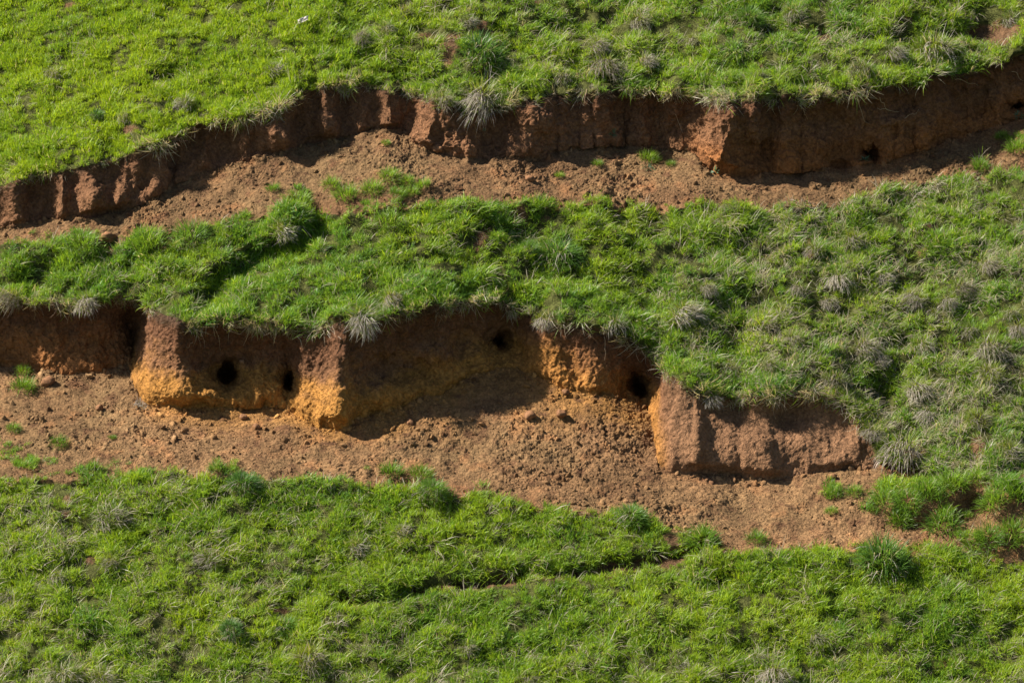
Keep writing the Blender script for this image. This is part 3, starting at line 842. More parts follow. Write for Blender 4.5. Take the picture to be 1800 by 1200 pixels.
def clod_material():
    m, n, l = new_mat('clod')
    out = n.new('ShaderNodeOutputMaterial'); b = n.new('ShaderNodeBsdfPrincipled')
    b.inputs['Roughness'].default_value = .95; b.inputs['Specular IOR Level'].default_value = .1
    a = n.new('ShaderNodeAttribute'); a.attribute_name = 'tint'; a.attribute_type = 'INSTANCER'
    r = n.new('ShaderNodeValToRGB')
    r.color_ramp.elements[0].color = (.085, .043, .022, 1); r.color_ramp.elements[1].color = (.29, .165, .08, 1)
    e = r.color_ramp.elements.new(.5); e.color = (.185, .098, .047, 1)
    t = n.new('ShaderNodeTexNoise'); t.inputs['Scale'].default_value = 60
    g = n.new('ShaderNodeNewGeometry'); l.new(g.outputs['Position'], t.inputs['Vector'])
    ad = n.new('ShaderNodeMath'); ad.operation = 'MULTIPLY_ADD'; ad.inputs[1].default_value = .5
    l.new(t.outputs['Fac'], ad.inputs[0]); l.new(a.outputs['Fac'], ad.inputs[2])
    so = n.new('ShaderNodeAttribute'); so.attribute_name = 'soil'; so.attribute_type = 'INSTANCER'
    r.color_ramp.elements[0].color = (.45, .42, .40, 1); r.color_ramp.elements[1].color = (.95, .95, .95, 1); r.color_ramp.elements[2].color = (1.45, 1.5, 1.55, 1)
    l.new(ad.outputs[0], r.inputs[0])
    mu = n.new('ShaderNodeVectorMath'); mu.operation = 'MULTIPLY'
    l.new(so.outputs['Color'], mu.inputs[0]); l.new(r.outputs[0], mu.inputs[1])
    l.new(mu.outputs[0], b.inputs['Base Color'])
    l.new(b.outputs[0], out.inputs[0])
    return m
M_CLOD = clod_material()
clods = bpy.data.collections.new('clods')
for i in range(6):
    me = lump_mesh('crumb_%d' % i, 300 + i * 7)
    me.materials.append(M_CLOD)
    clods.objects.link(bpy.data.objects.new('crumb_%d' % i, me))
NG_CLOD = scatter_nodes(clods)
COL = col[:-1, :-1]
foot = np.where(np.isin(seg_c, (1, 4)), sstep(.86, 1.0, s_c), 0)
m = np.isin(seg_c, (1, 4)) & vis & (BUR[:-1, :-1] < .2)
i, j, pos = take(m * (.75 + 1.0 * np.clip(CW, -.7, .9)) * (1 - .6 * np.clip(turf_c, 0, 1)) * (1 + 1.2 * foot), 1900)
n = len(i)
pos = pos - N[i, j] * .003
sz = np.clip(.0066 * np.exp(rng.normal(.0, .80, n) + .45 * foot[i, j] + .55 * np.clip(CM[i, j] + .5 * CW[i, j], -.8, .9)), .0035, .07)
scatter_object('soil_crumbs', NG_CLOD, pos, rng.uniform(-3, 3, (n, 3)), np.stack([sz * 1.15, sz, sz * .7], 1), rng.integers(0, 6, n),
               'loose crumbs of dry brown earth scattered over both terraces', 'soil', np.clip(rng.normal(.20, .26, n) + .2 * CM[i, j], 0, .8), soil=COL[i, j])
m = np.isin(seg_c, (2, 5)) & vis & (BUR[:-1, :-1] < .1) & (s_c < .93)
i, j, pos = take(m * np.clip(.35 + 1.6 * CW, .05, 1.5) * (1 - .6 * (seg_c == 2) * (px_c > 1180)), 650)
n = len(i)
sz = np.clip(.0085 * np.exp(rng.normal(0, .6, n)), .004, .04)
pos = pos - N[i, j] * (sz * .18)[:, None]
scatter_object('soil_crumbs', NG_CLOD, pos, rng.uniform(-3, 3, (n, 3)), np.stack([sz, sz, sz * .75], 1), rng.integers(0, 6, n),
               'small crumbs of earth still sticking to the broken faces of both banks', 'soil', np.clip(rng.normal(.25, .18, n), 0, .7), soil=COL[i, j])

# torn roots under the turf
M_FRINGE = grass_material('root_strand', (.30, .205, .13), (.13, .080, .045), (.07, .045, .028), True, trans=.1, dry=(.40, .33, .24), rough=.7)
fringe = bpy.data.collections.new('fringe_clumps')
for q in range(6):
    nn = 14
    me = blade_mesh('strands_%d' % q, M_FRINGE, root=disc(nn, .05), az=rng.normal(0, .9, nn), th0=rng.uniform(.3, 1.1, nn), kap=rng.uniform(.4, 1.8, nn),
                    length=.03 + .12 * rng.random(nn) ** 2, width=rng.uniform(.002, .004, nn), nseg=4)
    fringe.objects.link(bpy.data.objects.new('strands_%d' % q, me))
NG_FRINGE = scatter_nodes(fringe)
m = np.isin(seg_c, (2, 5)) & vis & (s_c > .90 + .05 * CW) & ((l2 - l3) > 30)[None, :-1]
i, j, pos = take(m.astype(float) * np.clip(.6 + 1.2 * CW, .1, 1.5), 480)
n = len(i)
D = N[i, j] * .5 + np.array([0, -.35, -.75]) + rng.normal(0, .22, (n, 3)); D /= np.linalg.norm(D, axis=1, keepdims=True)
sc = rng.uniform(.6, 1.3, n)
scatter_object('root_fringe', NG_FRINGE, pos, euler_for(D, rng.uniform(0, 6.283, n)), np.stack([sc, sc, sc], 1), rng.integers(0, 6, n),
               'ragged fringe of fine brown roots hanging under the turf lips of both banks', 'roots', rng.random(n), rng.uniform(0, .35, n))
print('crumbs', n)

# ------------------------------------------------------------------ single plants and other things, each where the photograph shows it
PPX, PPY = project(Vf.astype(np.float64))
DEP = (Vf - CAM) @ FWD
def ground_at(px, py):
    """the ground seen at a place of the photograph: position and normal"""
    k = np.flatnonzero((np.abs(PPX - px) < 2.5) & (np.abs(PPY - py) < 2.5))
    if not len(k):
        k = np.array([np.argmin((PPX - px) ** 2 + (PPY - py) ** 2)])
    k = k[np.argmin(DEP[k])]
    return Vf[k].astype(float), Nf[k].astype(float)
M_PER_PX = WID / 1800.0


def dome_roots(n, r, h):
    a, q = rng.uniform(0, 6.283, n), np.sqrt(rng.random(n))
    return np.stack([r * q * np.cos(a), r * q * np.sin(a), h * (1 - q * q) - .03], 1), a, q

def tussock_meshes(i, dead_n, green_n, mat=None):
    """unit tussock: a mound of green blades with withered ones fallen over its downhill (-y) side"""
    rt, a, q = dome_roots(green_n, .34, .24)
    az = a + rng.normal(0, .8, green_n)
    g = blade_mesh('green_blades', mat or M_MIXED, root=rt, az=az, th0=.1 + q * rng.uniform(.1, .8, green_n), kap=rng.uniform(.4, 1.9, green_n),
                   length=rng.uniform(.18, .42, green_n), width=rng.uniform(.012, .020, green_n), nseg=4)
    rt, a, q = dome_roots(dead_n, .34, .30)
    a = np.where(np.sin(a) > .3, -a, a)                     # mostly over the downhill half
    rt = np.stack([.34 * q * np.cos(a), .34 * q * np.sin(a), rt[:, 2]], 1)
    bundle = rng.normal(0, .35, 24)[rng.integers(0, 24, dead_n)]
    az = np.where(rng.random(dead_n) < .93, -math.pi / 2 + .38 * np.cos(a) + .6 * bundle, a + bundle)
    stray = rng.random(dead_n) < .16
    az = np.where(stray, rng.uniform(0, 6.283, dead_n), az + rng.normal(0, .35))
    d = blade_mesh('dead_blades', M_DEAD, root=rt, az=az, th0=rng.uniform(.4, 1.2, dead_n), kap=np.where(stray, rng.uniform(.0, .9, dead_n), rng.uniform(1.0, 2.1, dead_n)),
                   length=rng.uniform(.15, .54, dead_n), width=rng.uniform(.010, .021, dead_n), nseg=5)
    return g, d

def tuft_mesh(i):
    n = 330
    rt, a, q = dome_roots(n, .36, .12)
    return blade_mesh('grass_tuft', M_TUFT, root=rt, az=a + rng.normal(0, .9, n), th0=.05 + q * rng.uniform(.1, .9, n), kap=rng.uniform(.3, 1.9, n),
                      length=rng.uniform(.20, .50, n), width=rng.uniform(.011, .020, n), nseg=4)

def weed_mesh(i):
    n = 34
    rt, a, q = dome_roots(n, .16, .03)
    return blade_mesh('weed', M_WEED, root=rt, az=a, th0=.3 + q * .9, kap=rng.uniform(.2, 1.2, n), length=rng.uniform(.18, .42, n), width=rng.uniform(.04, .08, n), nseg=4)

TUSS = {'dry': [tussock_meshes(i, 250, 200) for i in range(5)], 'half': [tussock_meshes(i, 115, 310) for i in range(4)], 'lush': [tussock_meshes(i, 30, 620, M_LUSH) for i in range(3)]}
TUFT = [tuft_mesh(i) for i in range(5)]
WEED = [weed_mesh(i) for i in range(3)]


def stand(o, px, py, size, sink=.0, tilt=.5):
    p, nrm = ground_at(px, py)
    D = nrm * tilt + np.array([0, 0, 1 - tilt * .5]); D /= np.linalg.norm(D)
    q = Vector((0, 0, 1)).rotation_difference(Vector(D.tolist()))
    from mathutils import Quaternion
    o.rotation_mode = 'QUATERNION'
    o.rotation_quaternion = q @ Quaternion((0, 0, 1), rng.uniform(-.5, .5))
    o.location = (p - np.array([0, 0, sink])).tolist()
    o.scale = (size, size, size * rng.uniform(1.0, 1.3))

def tussock(px, py, w, kind, label):
    fam = TUSS[kind]
    g, d = fam[int(rng.integers(len(fam)))]
    o = link('grass_tussock', None, label, 'grass tussock', group='tussocks on the grass slopes')
    link('green_blades', g, parent=o)
    link('dead_blades', d, parent=o)
    rim = any(k in label for k in ('lip', 'edge of', 'hanging', 'fringe', 'drooping over', 'bank edge'))
    stand(o, px, py + w * .22, w * M_PER_PX * (rng.uniform(1.0, 1.15) if rim or kind == 'lush' else rng.uniform(1.0, 1.3) * (.92 if kind == 'half' else 1)), .015 if rim else (.008 if kind == 'half' else -.01))
    sx = .62 if w > 80 and kind == 'dry' else rng.uniform(.85, 1.2)
    o.scale = (o.scale[0] * sx, o.scale[1] * rng.uniform(.9, 1.15), o.scale[2] * rng.uniform(.8, 1.1))

def tuft(px, py, w, label):
    o = link('grass_tuft', TUFT[int(rng.integers(len(TUFT)))], label, 'grass tuft', group='green tufts on bare earth')
    stand(o, px, py + w * .25, w * M_PER_PX * 1.18)

def weed(px, py, w, label):
    o = link('weed', WEED[int(rng.integers(len(WEED)))], label, 'weed', group='small weeds on the banks')
    stand(o, px, py + w * .1, w * M_PER_PX * 1.2, tilt=.8)

for t in [
    # on the pasture above the upper bank
    (638, 62, 44, 'dry', 'pale grey drooping tussock, lowest of the three in a row near the top edge'),
    (680, 44, 48, 'half', 'dark grey tussock in the middle of the row of three near the top edge'),
    (710, 16, 44, 'half', 'shaggy green and grey tussock topmost of the row of three at the top edge'),
    (822, 32, 40, 'half', 'brownish tussock above the bare soil patch in the upper pasture'),
    (845, 82, 84, 'lush', 'big round blue green tussock above the pale one hanging over the upper bank'),
    (846, 156, 110, 'dry', 'large pale straw tussock spilling over the upper bank edge'),
    (780, 168, 52, 'half', 'grey tussock on the upper bank edge by the sunlit earth nose'),
    (1052, 78, 40, 'dry', 'small grey tussock directly above the big straw one near the upper bank'),
    (1066, 108, 64, 'dry', 'big straw coloured tussock above the middle of the upper bank'),
    (1122, 32, 44, 'half', 'grey green tussock near the top edge uphill of the straw pair'),
    (1134, 104, 36, 'dry', 'small pale tussock beside the big straw one above the upper bank'),
    (990, 128, 44, 'half', 'brownish tussock at the edge between the two straw tussocks'),
    (328, 174, 38, 'half', 'grey tussock alone in the short bright pasture above the upper bank'),
    (485, 116, 34, 'half', 'pale grey tussock highest in the short bright pasture'),
    (172, 200, 32, 'lush', 'small dark green tussock in the short pasture, left of a pair'),
    (220, 200, 36, 'half', 'brown tinged tussock in the short pasture, right of a pair'),
    (94, 122, 38, 'half', 'dark tussock near the frame edge of the short bright pasture'),
    (1217, 64, 38, 'half', 'dark grey tussock beside the narrow bare step in the upper pasture'),
    (1320, 30, 56, 'lush', 'broad green tussock above the narrow bare step in the upper pasture'),
    (1395, 20, 40, 'half', 'grey tussock at the top edge over the narrow bare step'),
    (1640, 76, 86, 'half', 'largest grey green tussock by the red bare step at the upper corner'),
    (1568, 84, 46, 'dry', 'pale straw tussock next to the largest one near the upper corner'),
    (1335, 130, 30, 'half', 'small brown tussock just above the lip of the upper bank'),
    (1385, 126, 34, 'half', 'dark tussock near the lip above the shaded bank hollow'),
    (1515, 116, 50, 'half', 'shaggy grey tussock above the burrow in the upper bank'),
    (1705, 22, 34, 'half', 'dark round tussock at the top edge above the red bare step'),
    (1775, 30, 38, 'half', 'brownish tussock in the extreme upper corner by the bare step'),
    # on the slope between the banks
    (20, 516, 54, 'dry', 'dry tussock hanging over the lower bank at the frame edge'),
    (150, 524, 44, 'dry', 'straw tussock on the lip of the deep shaded bay of the lower bank'),
    (376, 512, 46, 'half', 'dark tussock at the bottom of the turf gully above the ochre pillars'),
    (500, 398, 46, 'half', 'grey tussock on the ridge above the turf gully'),
    (690, 518, 52, 'dry', 'pale wispy tussock on the lip above the deep shaded bay'),
    (640, 548, 70, 'dry', 'wide dry fringe of straw over the ochre buttress edge'),
    (985, 440, 72, 'lush', 'big dark green tussock in the middle of the slope between the banks'),
    (932, 434, 46, 'lush', 'smaller dark green tussock beside the big one in mid slope'),
    (955, 556, 40, 'dry', 'dry straw fringe over the sunlit orange bank corner'),
    (1080, 562, 50, 'half', 'yellow green tussock on the edge above the orange bank face'),
    (1200, 545, 60, 'dry', 'wide pale tussock uphill of the smooth bare block'),
    (1430, 432, 44, 'half', 'dark tussock by the small dark soil scar high on the tussocky slope'),
    (1500, 412, 56, 'half', 'broad grey green tussock right of the dark soil scar'),
    (1400, 506, 38, 'dry', 'round grey tussock in open bright grass below the dark soil scar'),
    (1475, 486, 50, 'dry', 'wide grey tussock touching a twin on the tussocky slope'),
    (1550, 482, 42, 'dry', 'grey tussock to the right of the wide twin clumps'),
    (1455, 528, 36, 'dry', 'ragged straw tussock below the wide twin clumps'),
    (1375, 540, 36, 'half', 'grey green tussock in the bright grass above the smooth block'),
    (1240, 502, 40, 'dry', 'pale straw tussock at the inner end of the tussocky slope'),
    (1272, 478, 36, 'half', 'dark tussock highest at the inner end of the tussocky slope'),
    (1605, 522, 52, 'dry', 'shaggy straw tussock amid the densest part of the dry slope'),
    (1665, 526, 40, 'dry', 'grey round tussock just right of the shaggy straw one'),
    (1692, 500, 46, 'dry', 'pale flattened tussock above the grey round one'),
    (1740, 462, 34, 'dry', 'neat grey tussock high on the dry slope near the frame edge'),
    (1705, 456, 36, 'half', 'grey green tussock beside the neat grey one high on the slope'),
    (1640, 546, 36, 'half', 'small dark tussock under the shaggy straw one'),
    (1775, 546, 34, 'half', 'dark tussock near the frame edge halfway down the dry slope'),
    (1788, 574, 36, 'dry', 'straw tussock cut by the frame edge below the dark one'),
    (1226, 578, 36, 'half', 'grey green tussock below the wide pale one uphill of the block'),
    (1392, 588, 44, 'half', 'flat brownish tussock above the middle of the smooth block'),
    (1285, 638, 44, 'half', 'dark spiky tussock just above the lip of the smooth block, left of two'),
    (1355, 634, 44, 'half', 'dark spiky tussock just above the lip of the smooth block, right of two'),
    (1520, 606, 50, 'dry', 'tall straw tussock midway between the smooth block and dense dry patch'),
    (1548, 626, 38, 'dry', 'ragged straw tussock touching the tall one above the smooth block end'),
    (1622, 598, 46, 'half', 'dark hollow tussock with straw rim below the dense dry patch'),
    (1740, 612, 52, 'dry', 'wide straw tussock low on the dry slope near the frame edge'),
    (1706, 572, 46, 'half', 'green arching tussock above the wide straw one'),
    (1612, 680, 52, 'dry', 'large pale leaning tussock below the middle of the dry slope'),
    (1740, 648, 66, 'half', 'broad dark tussock with pale arching blades at the lower dry slope'),
    (1770, 696, 36, 'half', 'small brown tussock under the broad dark one'),
    (1722, 726, 52, 'half', 'grey green tussock beside the brown soil slip low on the dry slope'),
    (1630, 722, 44, 'dry', 'grey ragged tussock directly below the large pale leaning one'),
    (1534, 754, 38, 'dry', 'grey tussock at the corner where the smooth block ends'),
    (1582, 792, 66, 'dry', 'wide grey tussock at the foot of the dry slope by the block'),
    (1776, 782, 54, 'half', 'dark bushy tussock at the foot of the dry slope near the frame edge'),
    (1470, 660, 48, 'half', 'shaggy green tussock over the far end of the smooth block'),
    (1562, 566, 34, 'half', 'low dark tussock above the tall straw one'),
    (1250, 690, 40, 'dry', 'dry tussock drooping over the near edge of the smooth block'),
    # below the lower terrace
    (195, 896, 80, 'half', 'large dark green and grey tussock below the lower terrace'),
    (366, 976, 46, 'half', 'brown grey tussock in the middle of the lower pasture'),
    (195, 984, 42, 'half', 'tussock beside a red soil scrape in the lower pasture'),
    (100, 1006, 44, 'half', 'brown spiky tussock near the frame edge in the lower pasture'),
    (10, 1040, 38, 'half', 'dark tussock cut by the frame edge low down'),
    (545, 1150, 70, 'half', 'big dry tussock near the bottom edge of the picture'),
    (112, 1180, 60, 'half', 'dark tussock at the bottom edge near the corner'),
    (182, 1190, 54, 'half', 'brownish tussock at the bottom edge beside the corner one'),
    (502, 1094, 54, 'lush', 'dark green tussock above the big dry one near the bottom edge'),
    (405, 1100, 40, 'lush', 'small dark green tussock left of the dark green one near the bottom'),
    (825, 1132, 32, 'half', 'small grey tussock alone in the lowest pasture'),
    (940, 1150, 36, 'half', 'low brown tussock near the bottom centre'),
    (930, 1186, 38, 'half', 'dark tussock under the low brown one at the bottom edge'),
    (1196, 1160, 44, 'half', 'brown shaggy tussock at the bottom edge right of centre'),
    (630, 958, 42, 'half', 'dark green tussock above the thin red sheep track'),
    (706, 926, 36, 'half', 'dark tussock under the lower terrace edge near the centre'),
    (865, 928, 32, 'half', 'small brown tussock above the middle of the red sheep track'),
    (1436, 1112, 48, 'half', 'grey dry tussock in the lower pasture right of centre'),
    (1335, 1150, 48, 'half', 'grey brown tussock above the pale one at the bottom edge'),
    (1362, 1180, 58, 'dry', 'pale dry tussock on the bottom edge right of centre'),
    (1550, 975, 90, 'lush', 'wide lush tussock crowning the edge of the lower terrace'),
    (1110, 905, 50, 'lush', 'lush green tussock on the terrace edge near the red scar'),
    (430, 845, 56, 'lush', 'lush green tussock on the lower terrace edge below the ochre pillars'),
    (760, 858, 60, 'lush', 'lush green tussock on the terrace edge below the bay'),
]:
    tussock(*t)

for t in [
    (525, 343, 50, 'bushy green tuft alone on the upper terrace, left of the tuft cluster'),
    (480, 326, 26, 'tiny tuft uphill of the bushy one on the upper terrace'),
    (580, 318, 34, 'green tuft at the left end of the cluster on the upper terrace'),
    (607, 334, 44, 'wide tuft with grey blades in the cluster on the upper terrace'),
    (655, 325, 42, 'dark tuft with pale hanging blades in the middle of the cluster'),
    (688, 304, 40, 'bright tuft highest in the cluster on the upper terrace'),
    (714, 316, 26, 'small bright tuft between the highest and the end tuft'),
    (742, 319, 32, 'round yellow green tuft at the right end of the cluster'),
    (697, 333, 32, 'low tuft in the front row of the cluster beside pale blades'),
    (724, 332, 28, 'front right tuft of the cluster on the upper terrace'),
    (682, 378, 52, 'tall dark green tuft on the upper terrace edge below the cluster'),
    (950, 348, 48, 'round green tuft standing proud on the upper terrace edge'),
    (1142, 270, 38, 'low green tuft at the foot of the dark upper bank'),
    (1178, 283, 18, 'tiny tuft beside the low one under the dark upper bank'),
    (1052, 282, 20, 'tiny green tuft on the upper terrace near its middle'),
    (985, 304, 18, 'small thin tuft low on the upper terrace'),
    (680, 247, 16, 'tiny yellowish tuft beneath the sunlit nose of the upper bank'),
    (1762, 234, 26, 'green tuft on the upper terrace near the frame edge, smaller one'),
    (1792, 252, 46, 'bushy green tuft cut by the frame edge on the upper terrace'),
    (1722, 285, 34, 'flat green tuft at the upper terrace far end'),
    (260, 416, 62, 'tall bright tuft standing in the bare gap of the terrace edge'),
    (335, 404, 60, 'grey green tuft right of the tall one in the bare gap'),
    (145, 420, 60, 'bushy tuft on the terrace edge left of the bare gap'),
    (42, 672, 44, 'straggly tuft below the deep shaded bay at the frame edge'),
    (40, 646, 26, 'dark tuft in the shade of the lower bank at the frame edge'),
    (25, 748, 26, 'small tuft on the lower terrace near the frame edge'),
    (104, 771, 32, 'low bright tuft alone on the lower terrace'),
    (200, 764, 14, 'tiny tuft in the middle of the lower terrace below the pillar'),
    (690, 820, 42, 'flat green tuft on the lower terrace near its front edge'),
    (742, 826, 40, 'pale flat tuft right of the other near the terrace front'),
    (380, 816, 30, 'low tuft on bare soil just above the lower grass edge'),
    (1236, 940, 52, 'bushy bright tuft standing in churned soil at the track end'),
    (1328, 940, 36, 'bright tuft alone in churned soil right of the track end'),
    (1465, 860, 32, 'bright low tuft on the terrace left of the earth mound'),
    (1460, 892, 22, 'small pale tuft below the bright low one by the mound'),
    (1500, 858, 30, 'yellowish tuft at the left foot of the earth mound'),
    (1554, 868, 52, 'big tuft on the left shoulder of the earth mound'),
    (1596, 872, 50, 'tuft with pale hanging blades on the earth mound'),
    (1584, 908, 44, 'round tuft at the front of the earth mound over red soil'),
    (1657, 908, 58, 'large blue green tuft hanging at the mound front'),
    (1632, 850, 50, 'tuft on top of the earth mound centre'),
    (1672, 836, 60, 'wide green tuft topping the earth mound'),
    (1720, 832, 44, 'tuft behind the red hollow on the mound'),
    (1745, 872, 54, 'round yellow green tuft right of the red hollow'),
    (1790, 850, 56, 'bushy tuft on the mound cut by the frame edge'),
    (1700, 900, 22, 'small thin tuft in the red hollow of the mound'),
    (1536, 890, 22, 'tiny tuft below the left shoulder of the mound'),
    (1738, 938, 50, 'dark edged tuft on the small ledge below the mound'),
    (1710, 950, 34, 'low tuft at the left tip of the small ledge'),
    (1782, 928, 56, 'long tuft along the small ledge at the frame edge'),
]:
    tuft(*t)

for t in [
    (1078, 232, 20, 'small grey green rosette growing on the shaded upper bank'),
    (1142, 291, 26, 'bluish weed under the low tuft on the upper terrace'),
    (1255, 298, 30, 'blue grey weed at the foot of the sunlit upper bank nose'),
    (1522, 276, 26, 'dark green weed in the mouth of the upper bank burrow'),
    (1788, 200, 22, 'green weed below the burrow at the far end of the upper bank'),
    (852, 227, 8, 'tiny green sprig on the bare bank under the straw tussock'),
]:
    weed(*t)

# ------------------------------------------------------------------ roots, clods and a few loose things
def tube_mesh(name, pts, r0, r1, mat, sides=5):
    pts = np.asarray(pts, float); n = len(pts)
    t = np.gradient(pts, axis=0); t /= np.linalg.norm(t, axis=1, keepdims=True)
    ref = np.array([.3, .9, .2]); a = np.cross(t, ref); a /= np.linalg.norm(a, axis=1, keepdims=True); b = np.cross(t, a)
    an = np.arange(sides) / sides * 6.2832
    rr = np.linspace(r0, r1, n)[:, None, None]
    V = pts[:, None] + rr * (np.cos(an)[None, :, None] * a[:, None] + np.sin(an)[None, :, None] * b[:, None])
    i = np.arange(n * sides).reshape(n, sides); j = np.roll(i, -1, 1)
    Q = np.stack([i[:-1], j[:-1], j[1:], i[1:]], -1).reshape(-1, 4)
    return mesh_from(name, V.reshape(-1, 3), quads=Q, mat=mat)

def plain(name, c, var=.25, scale=40, rough=.85):
    m, n, l = new_mat(name)
    out = n.new('ShaderNodeOutputMaterial'); b = n.new('ShaderNodeBsdfPrincipled'); b.inputs['Roughness'].default_value = rough
    b.inputs['Specular IOR Level'].default_value = .2
    g = n.new('ShaderNodeNewGeometry'); t = n.new('ShaderNodeTexNoise'); t.inputs['Scale'].default_value = scale; t.inputs['Detail'].default_value = 4
    l.new(g.outputs['Position'], t.inputs['Vector'])
    r = n.new('ShaderNodeValToRGB')
    r.color_ramp.elements[0].position = .3; r.color_ramp.elements[1].position = .7
    r.color_ramp.elements[0].color = (*[x * (1 - var) for x in c], 1); r.color_ramp.elements[1].color = (*[x * (1 + var) for x in c], 1)
    l.new(t.outputs['Fac'], r.inputs[0]); l.new(r.outputs[0], b.inputs['Base Color']); l.new(b.outputs[0], out.inputs[0])
    return m
M_ROOT = plain('root', (.33, .23, .14)); M_STRAW = plain('straw', (.42, .36, .25)); M_STONE = plain('stone', (.26, .14, .07))
M_SCRAP = plain('scrap', (.50, .44, .42), .3); M_EARTH = plain('earth_clod', (.19, .092, .042), .4)

def root(px, py, dx, dy, label):
    """a thin root hanging in front of the bank from (px, py) towards (px+dx, py+dy)"""
    n = 9; s = np.linspace(0, 1, n)
    wob = np.cumsum(rng.normal(0, 1.6, n)) * s
    pts = []
    for k in range(n):
        p, nr = ground_at(px + dx * s[k] + wob[k], py + dy * s[k] + 3 * math.sin(k * 1.3 + px))
        pts.append(p + np.array([0, -1, .1]) * (.012 + .02 * math.sin(s[k] * math.pi)))
    pts = np.array(pts)
    pts[1:-1] = (pts[:-2] + pts[1:-1] * 2 + pts[2:]) / 4
    o = link('hanging_root', tube_mesh('hanging_root', pts - pts[0], .0034, .0012, M_ROOT), label, 'root', group='roots hanging from the banks')
    o.location = pts[0].tolist()

for t in [
    (378, 572, 10, 28, 'short pale root high on the ochre pillar block'), (386, 590, 4, 26, 'thin root hanging straight under the pillar turf'),
    (348, 586, 8, 16, 'tiny forked root left of the straight one on the pillar'), (425, 574, 26, 8, 'root lying sideways under the pillar turf'),
    (340, 600, -4, 14, 'finest root above the ochre pillar foot'), (125, 535, -6, 36, 'long thin root in the deep shaded bay'),
    (1305, 706, 40, 14, 'pale root trailing under the turf of the smooth block'), (1355, 705, 10, 26, 'root hanging from the smooth block lip'),
    (1448, 700, 12, 16, 'short root at the far end of the smooth block lip'), (1060, 596, 16, 34, 'root hanging over the orange bank face'),
    (1412, 160, 70, 22, 'long curved pale root under the lip of the shaded upper bank'), (1345, 172, 14, 26, 'root loop left of the long pale one in the upper bank'),
    (1508, 178, 18, 44, 'long thin root down the shaded upper bank'), (1545, 175, 26, 20, 'curved root on the paler part of the upper bank'),
    (1590, 205, 26, -12, 'root slanting upward on the pale ledge of the upper bank'), (1410, 190, 6, 20, 'tiny root in the dark hollow of the upper bank'),
    (1187, 205, 14, 30, 'root hanging beside the crack in the upper bank'), (1680, 140, 40, 12, 'root under the lip near the far end of the upper bank'),
    (1780, 125, 24, 22, 'root cut by the frame edge at the upper bank'), (1030, 160, -8, 30, 'pale root below the big straw tussock on the upper bank'),
    (1132, 158, 4, 18, 'short root in the middle of the upper bank lip'), (1540, 190, 50, 6, 'level thin root on the shaded upper bank'),
]:
    root(*t)

def lump_thing(name, px, py, w, mat, label, cat, group=None, squash=.7, seed=500):
    me = lump_mesh(name, seed, 3, squash); me.materials.append(mat)
    me.polygons.foreach_set('use_smooth', np.ones(len(me.polygons), bool))
    o = link(name, me, label, cat, group=group)
    p, nr = ground_at(px, py)
    s = w * M_PER_PX
    o.location = (p + nr * s * .15).tolist(); o.scale = (s, s, s); o.rotation_euler = (rng.uniform(-.4, .4), rng.uniform(-.4, .4), rng.uniform(0, 6))
    return o

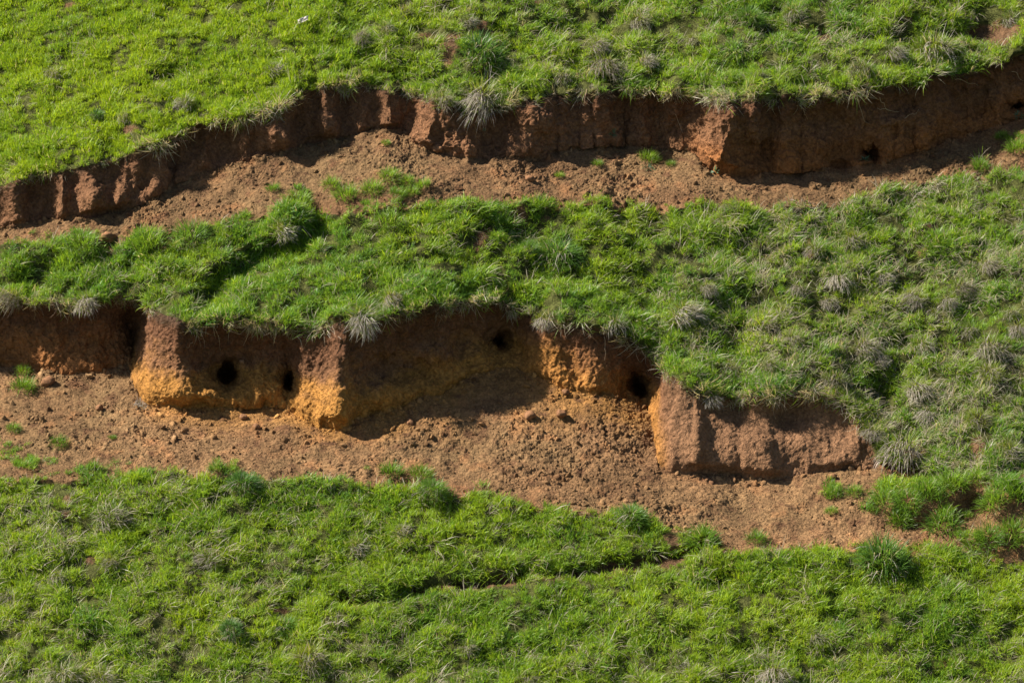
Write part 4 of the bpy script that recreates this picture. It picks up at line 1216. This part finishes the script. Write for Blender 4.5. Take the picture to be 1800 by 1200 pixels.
lump_thing('stone', 427, 637, 10, M_STONE, 'small pale stone stuck in the pillar above the round burrow', 'stone', squash=.8, seed=501)
for k, t in enumerate([
    (996, 688, 15, 'large dark clod at the foot of the orange bank face'), (985, 728, 20, 'dark clod on the terrace in front of the orange bank face'),
    (929, 729, 22, 'flat dark clod left of the other on the sunlit terrace'), (84, 672, 24, 'dark clod beside the straggly tuft under the shaded bay'),
    (430, 732, 15, 'brown clod in front of the ochre pillar niche'), (450, 749, 12, 'small dark clod on the terrace below the pillar niche'),
    (176, 716, 15, 'pale clod on the terrace under the deep bay'), (1464, 837, 17, 'dark clod by the far foot of the smooth block'),
    (768, 262, 20, 'rounded clod at the base of the sunlit upper nose'), (933, 314, 18, 'orange brown clod on the upper terrace'),
    (193, 418, 26, 'dark crumbly clod in the bare gap of the upper terrace edge'), (720, 742, 14, 'small clod at the edge of the bay shadow'),
]):
    lump_thing('soil_clod', *t[:3], M_EARTH, t[3], 'clod', 'clods of earth on the terraces', .75, 510 + k)

def scrap():
    n = 14
    gx, gy = np.meshgrid(np.linspace(-.5, .5, n), np.linspace(-.5, .5, n))
    z = .16 * fbm(gx * 3, gy * 3, gx * 0, 3, 700) + .05 * vnoise(gx * 9, gy * 9, gx * 0, 701)
    V = np.stack([gx * (1 + .2 * gy), gy * .45 + .3 * gx, z + .12], -1).reshape(-1, 3)
    i = np.arange(n * n).reshape(n, n)
    me = mesh_from('scrap', V, quads=np.stack([i[:-1, :-1], i[:-1, 1:], i[1:, 1:], i[1:, :-1]], -1).reshape(-1, 4), mat=M_SCRAP)
    o = link('scrap', me, 'crumpled whitish scrap lying in the grass near the top edge', 'scrap')
    md = o.modifiers.new('thickness', 'SOLIDIFY'); md.thickness = .02
    p, nr = ground_at(533, 42)
    o.location = (p + np.array([0, -.03, .055])).tolist(); s = 19 * M_PER_PX
    o.scale = (s, s, s); o.rotation_euler = (.9, -.1, .1)
scrap()

def stalk(px, py, dx, dy, label):
    p, _ = ground_at(px, py); q, _ = ground_at(px + dx, py + dy)
    s = np.linspace(0, 1, 8)[:, None]
    pts = p * (1 - s) + q * s + np.array([0, -.04, .09]) + np.array([0, 0, .03]) * np.sin(s * 3.1)
    o = link('dry_stalk', tube_mesh('dry_stalk', pts - pts[0], .0035, .002, M_STRAW), label, 'stalk'); o.location = pts[0].tolist()
stalk(874, 113, 22, -22, 'straight pale stalk leaning beside the big blue green tussock')

def wisp(px, py, w, label):
    n = 110; rt = disc(n, .4)
    me = blade_mesh('dead_grass', M_DEAD, root=rt, az=rng.uniform(0, 6.28, n), th0=rng.uniform(.9, 1.5, n), kap=rng.uniform(-.3, .5, n), length=rng.uniform(.2, .6, n), width=rng.uniform(.012, .02, n))
    o = link('dead_grass', me, label, 'dead grass'); stand(o, px, py, w * M_PER_PX, -.01, 1.0)
wisp(247, 711, 30, 'grey wisp of dead grass on the terrace below the ochre pillar foot')
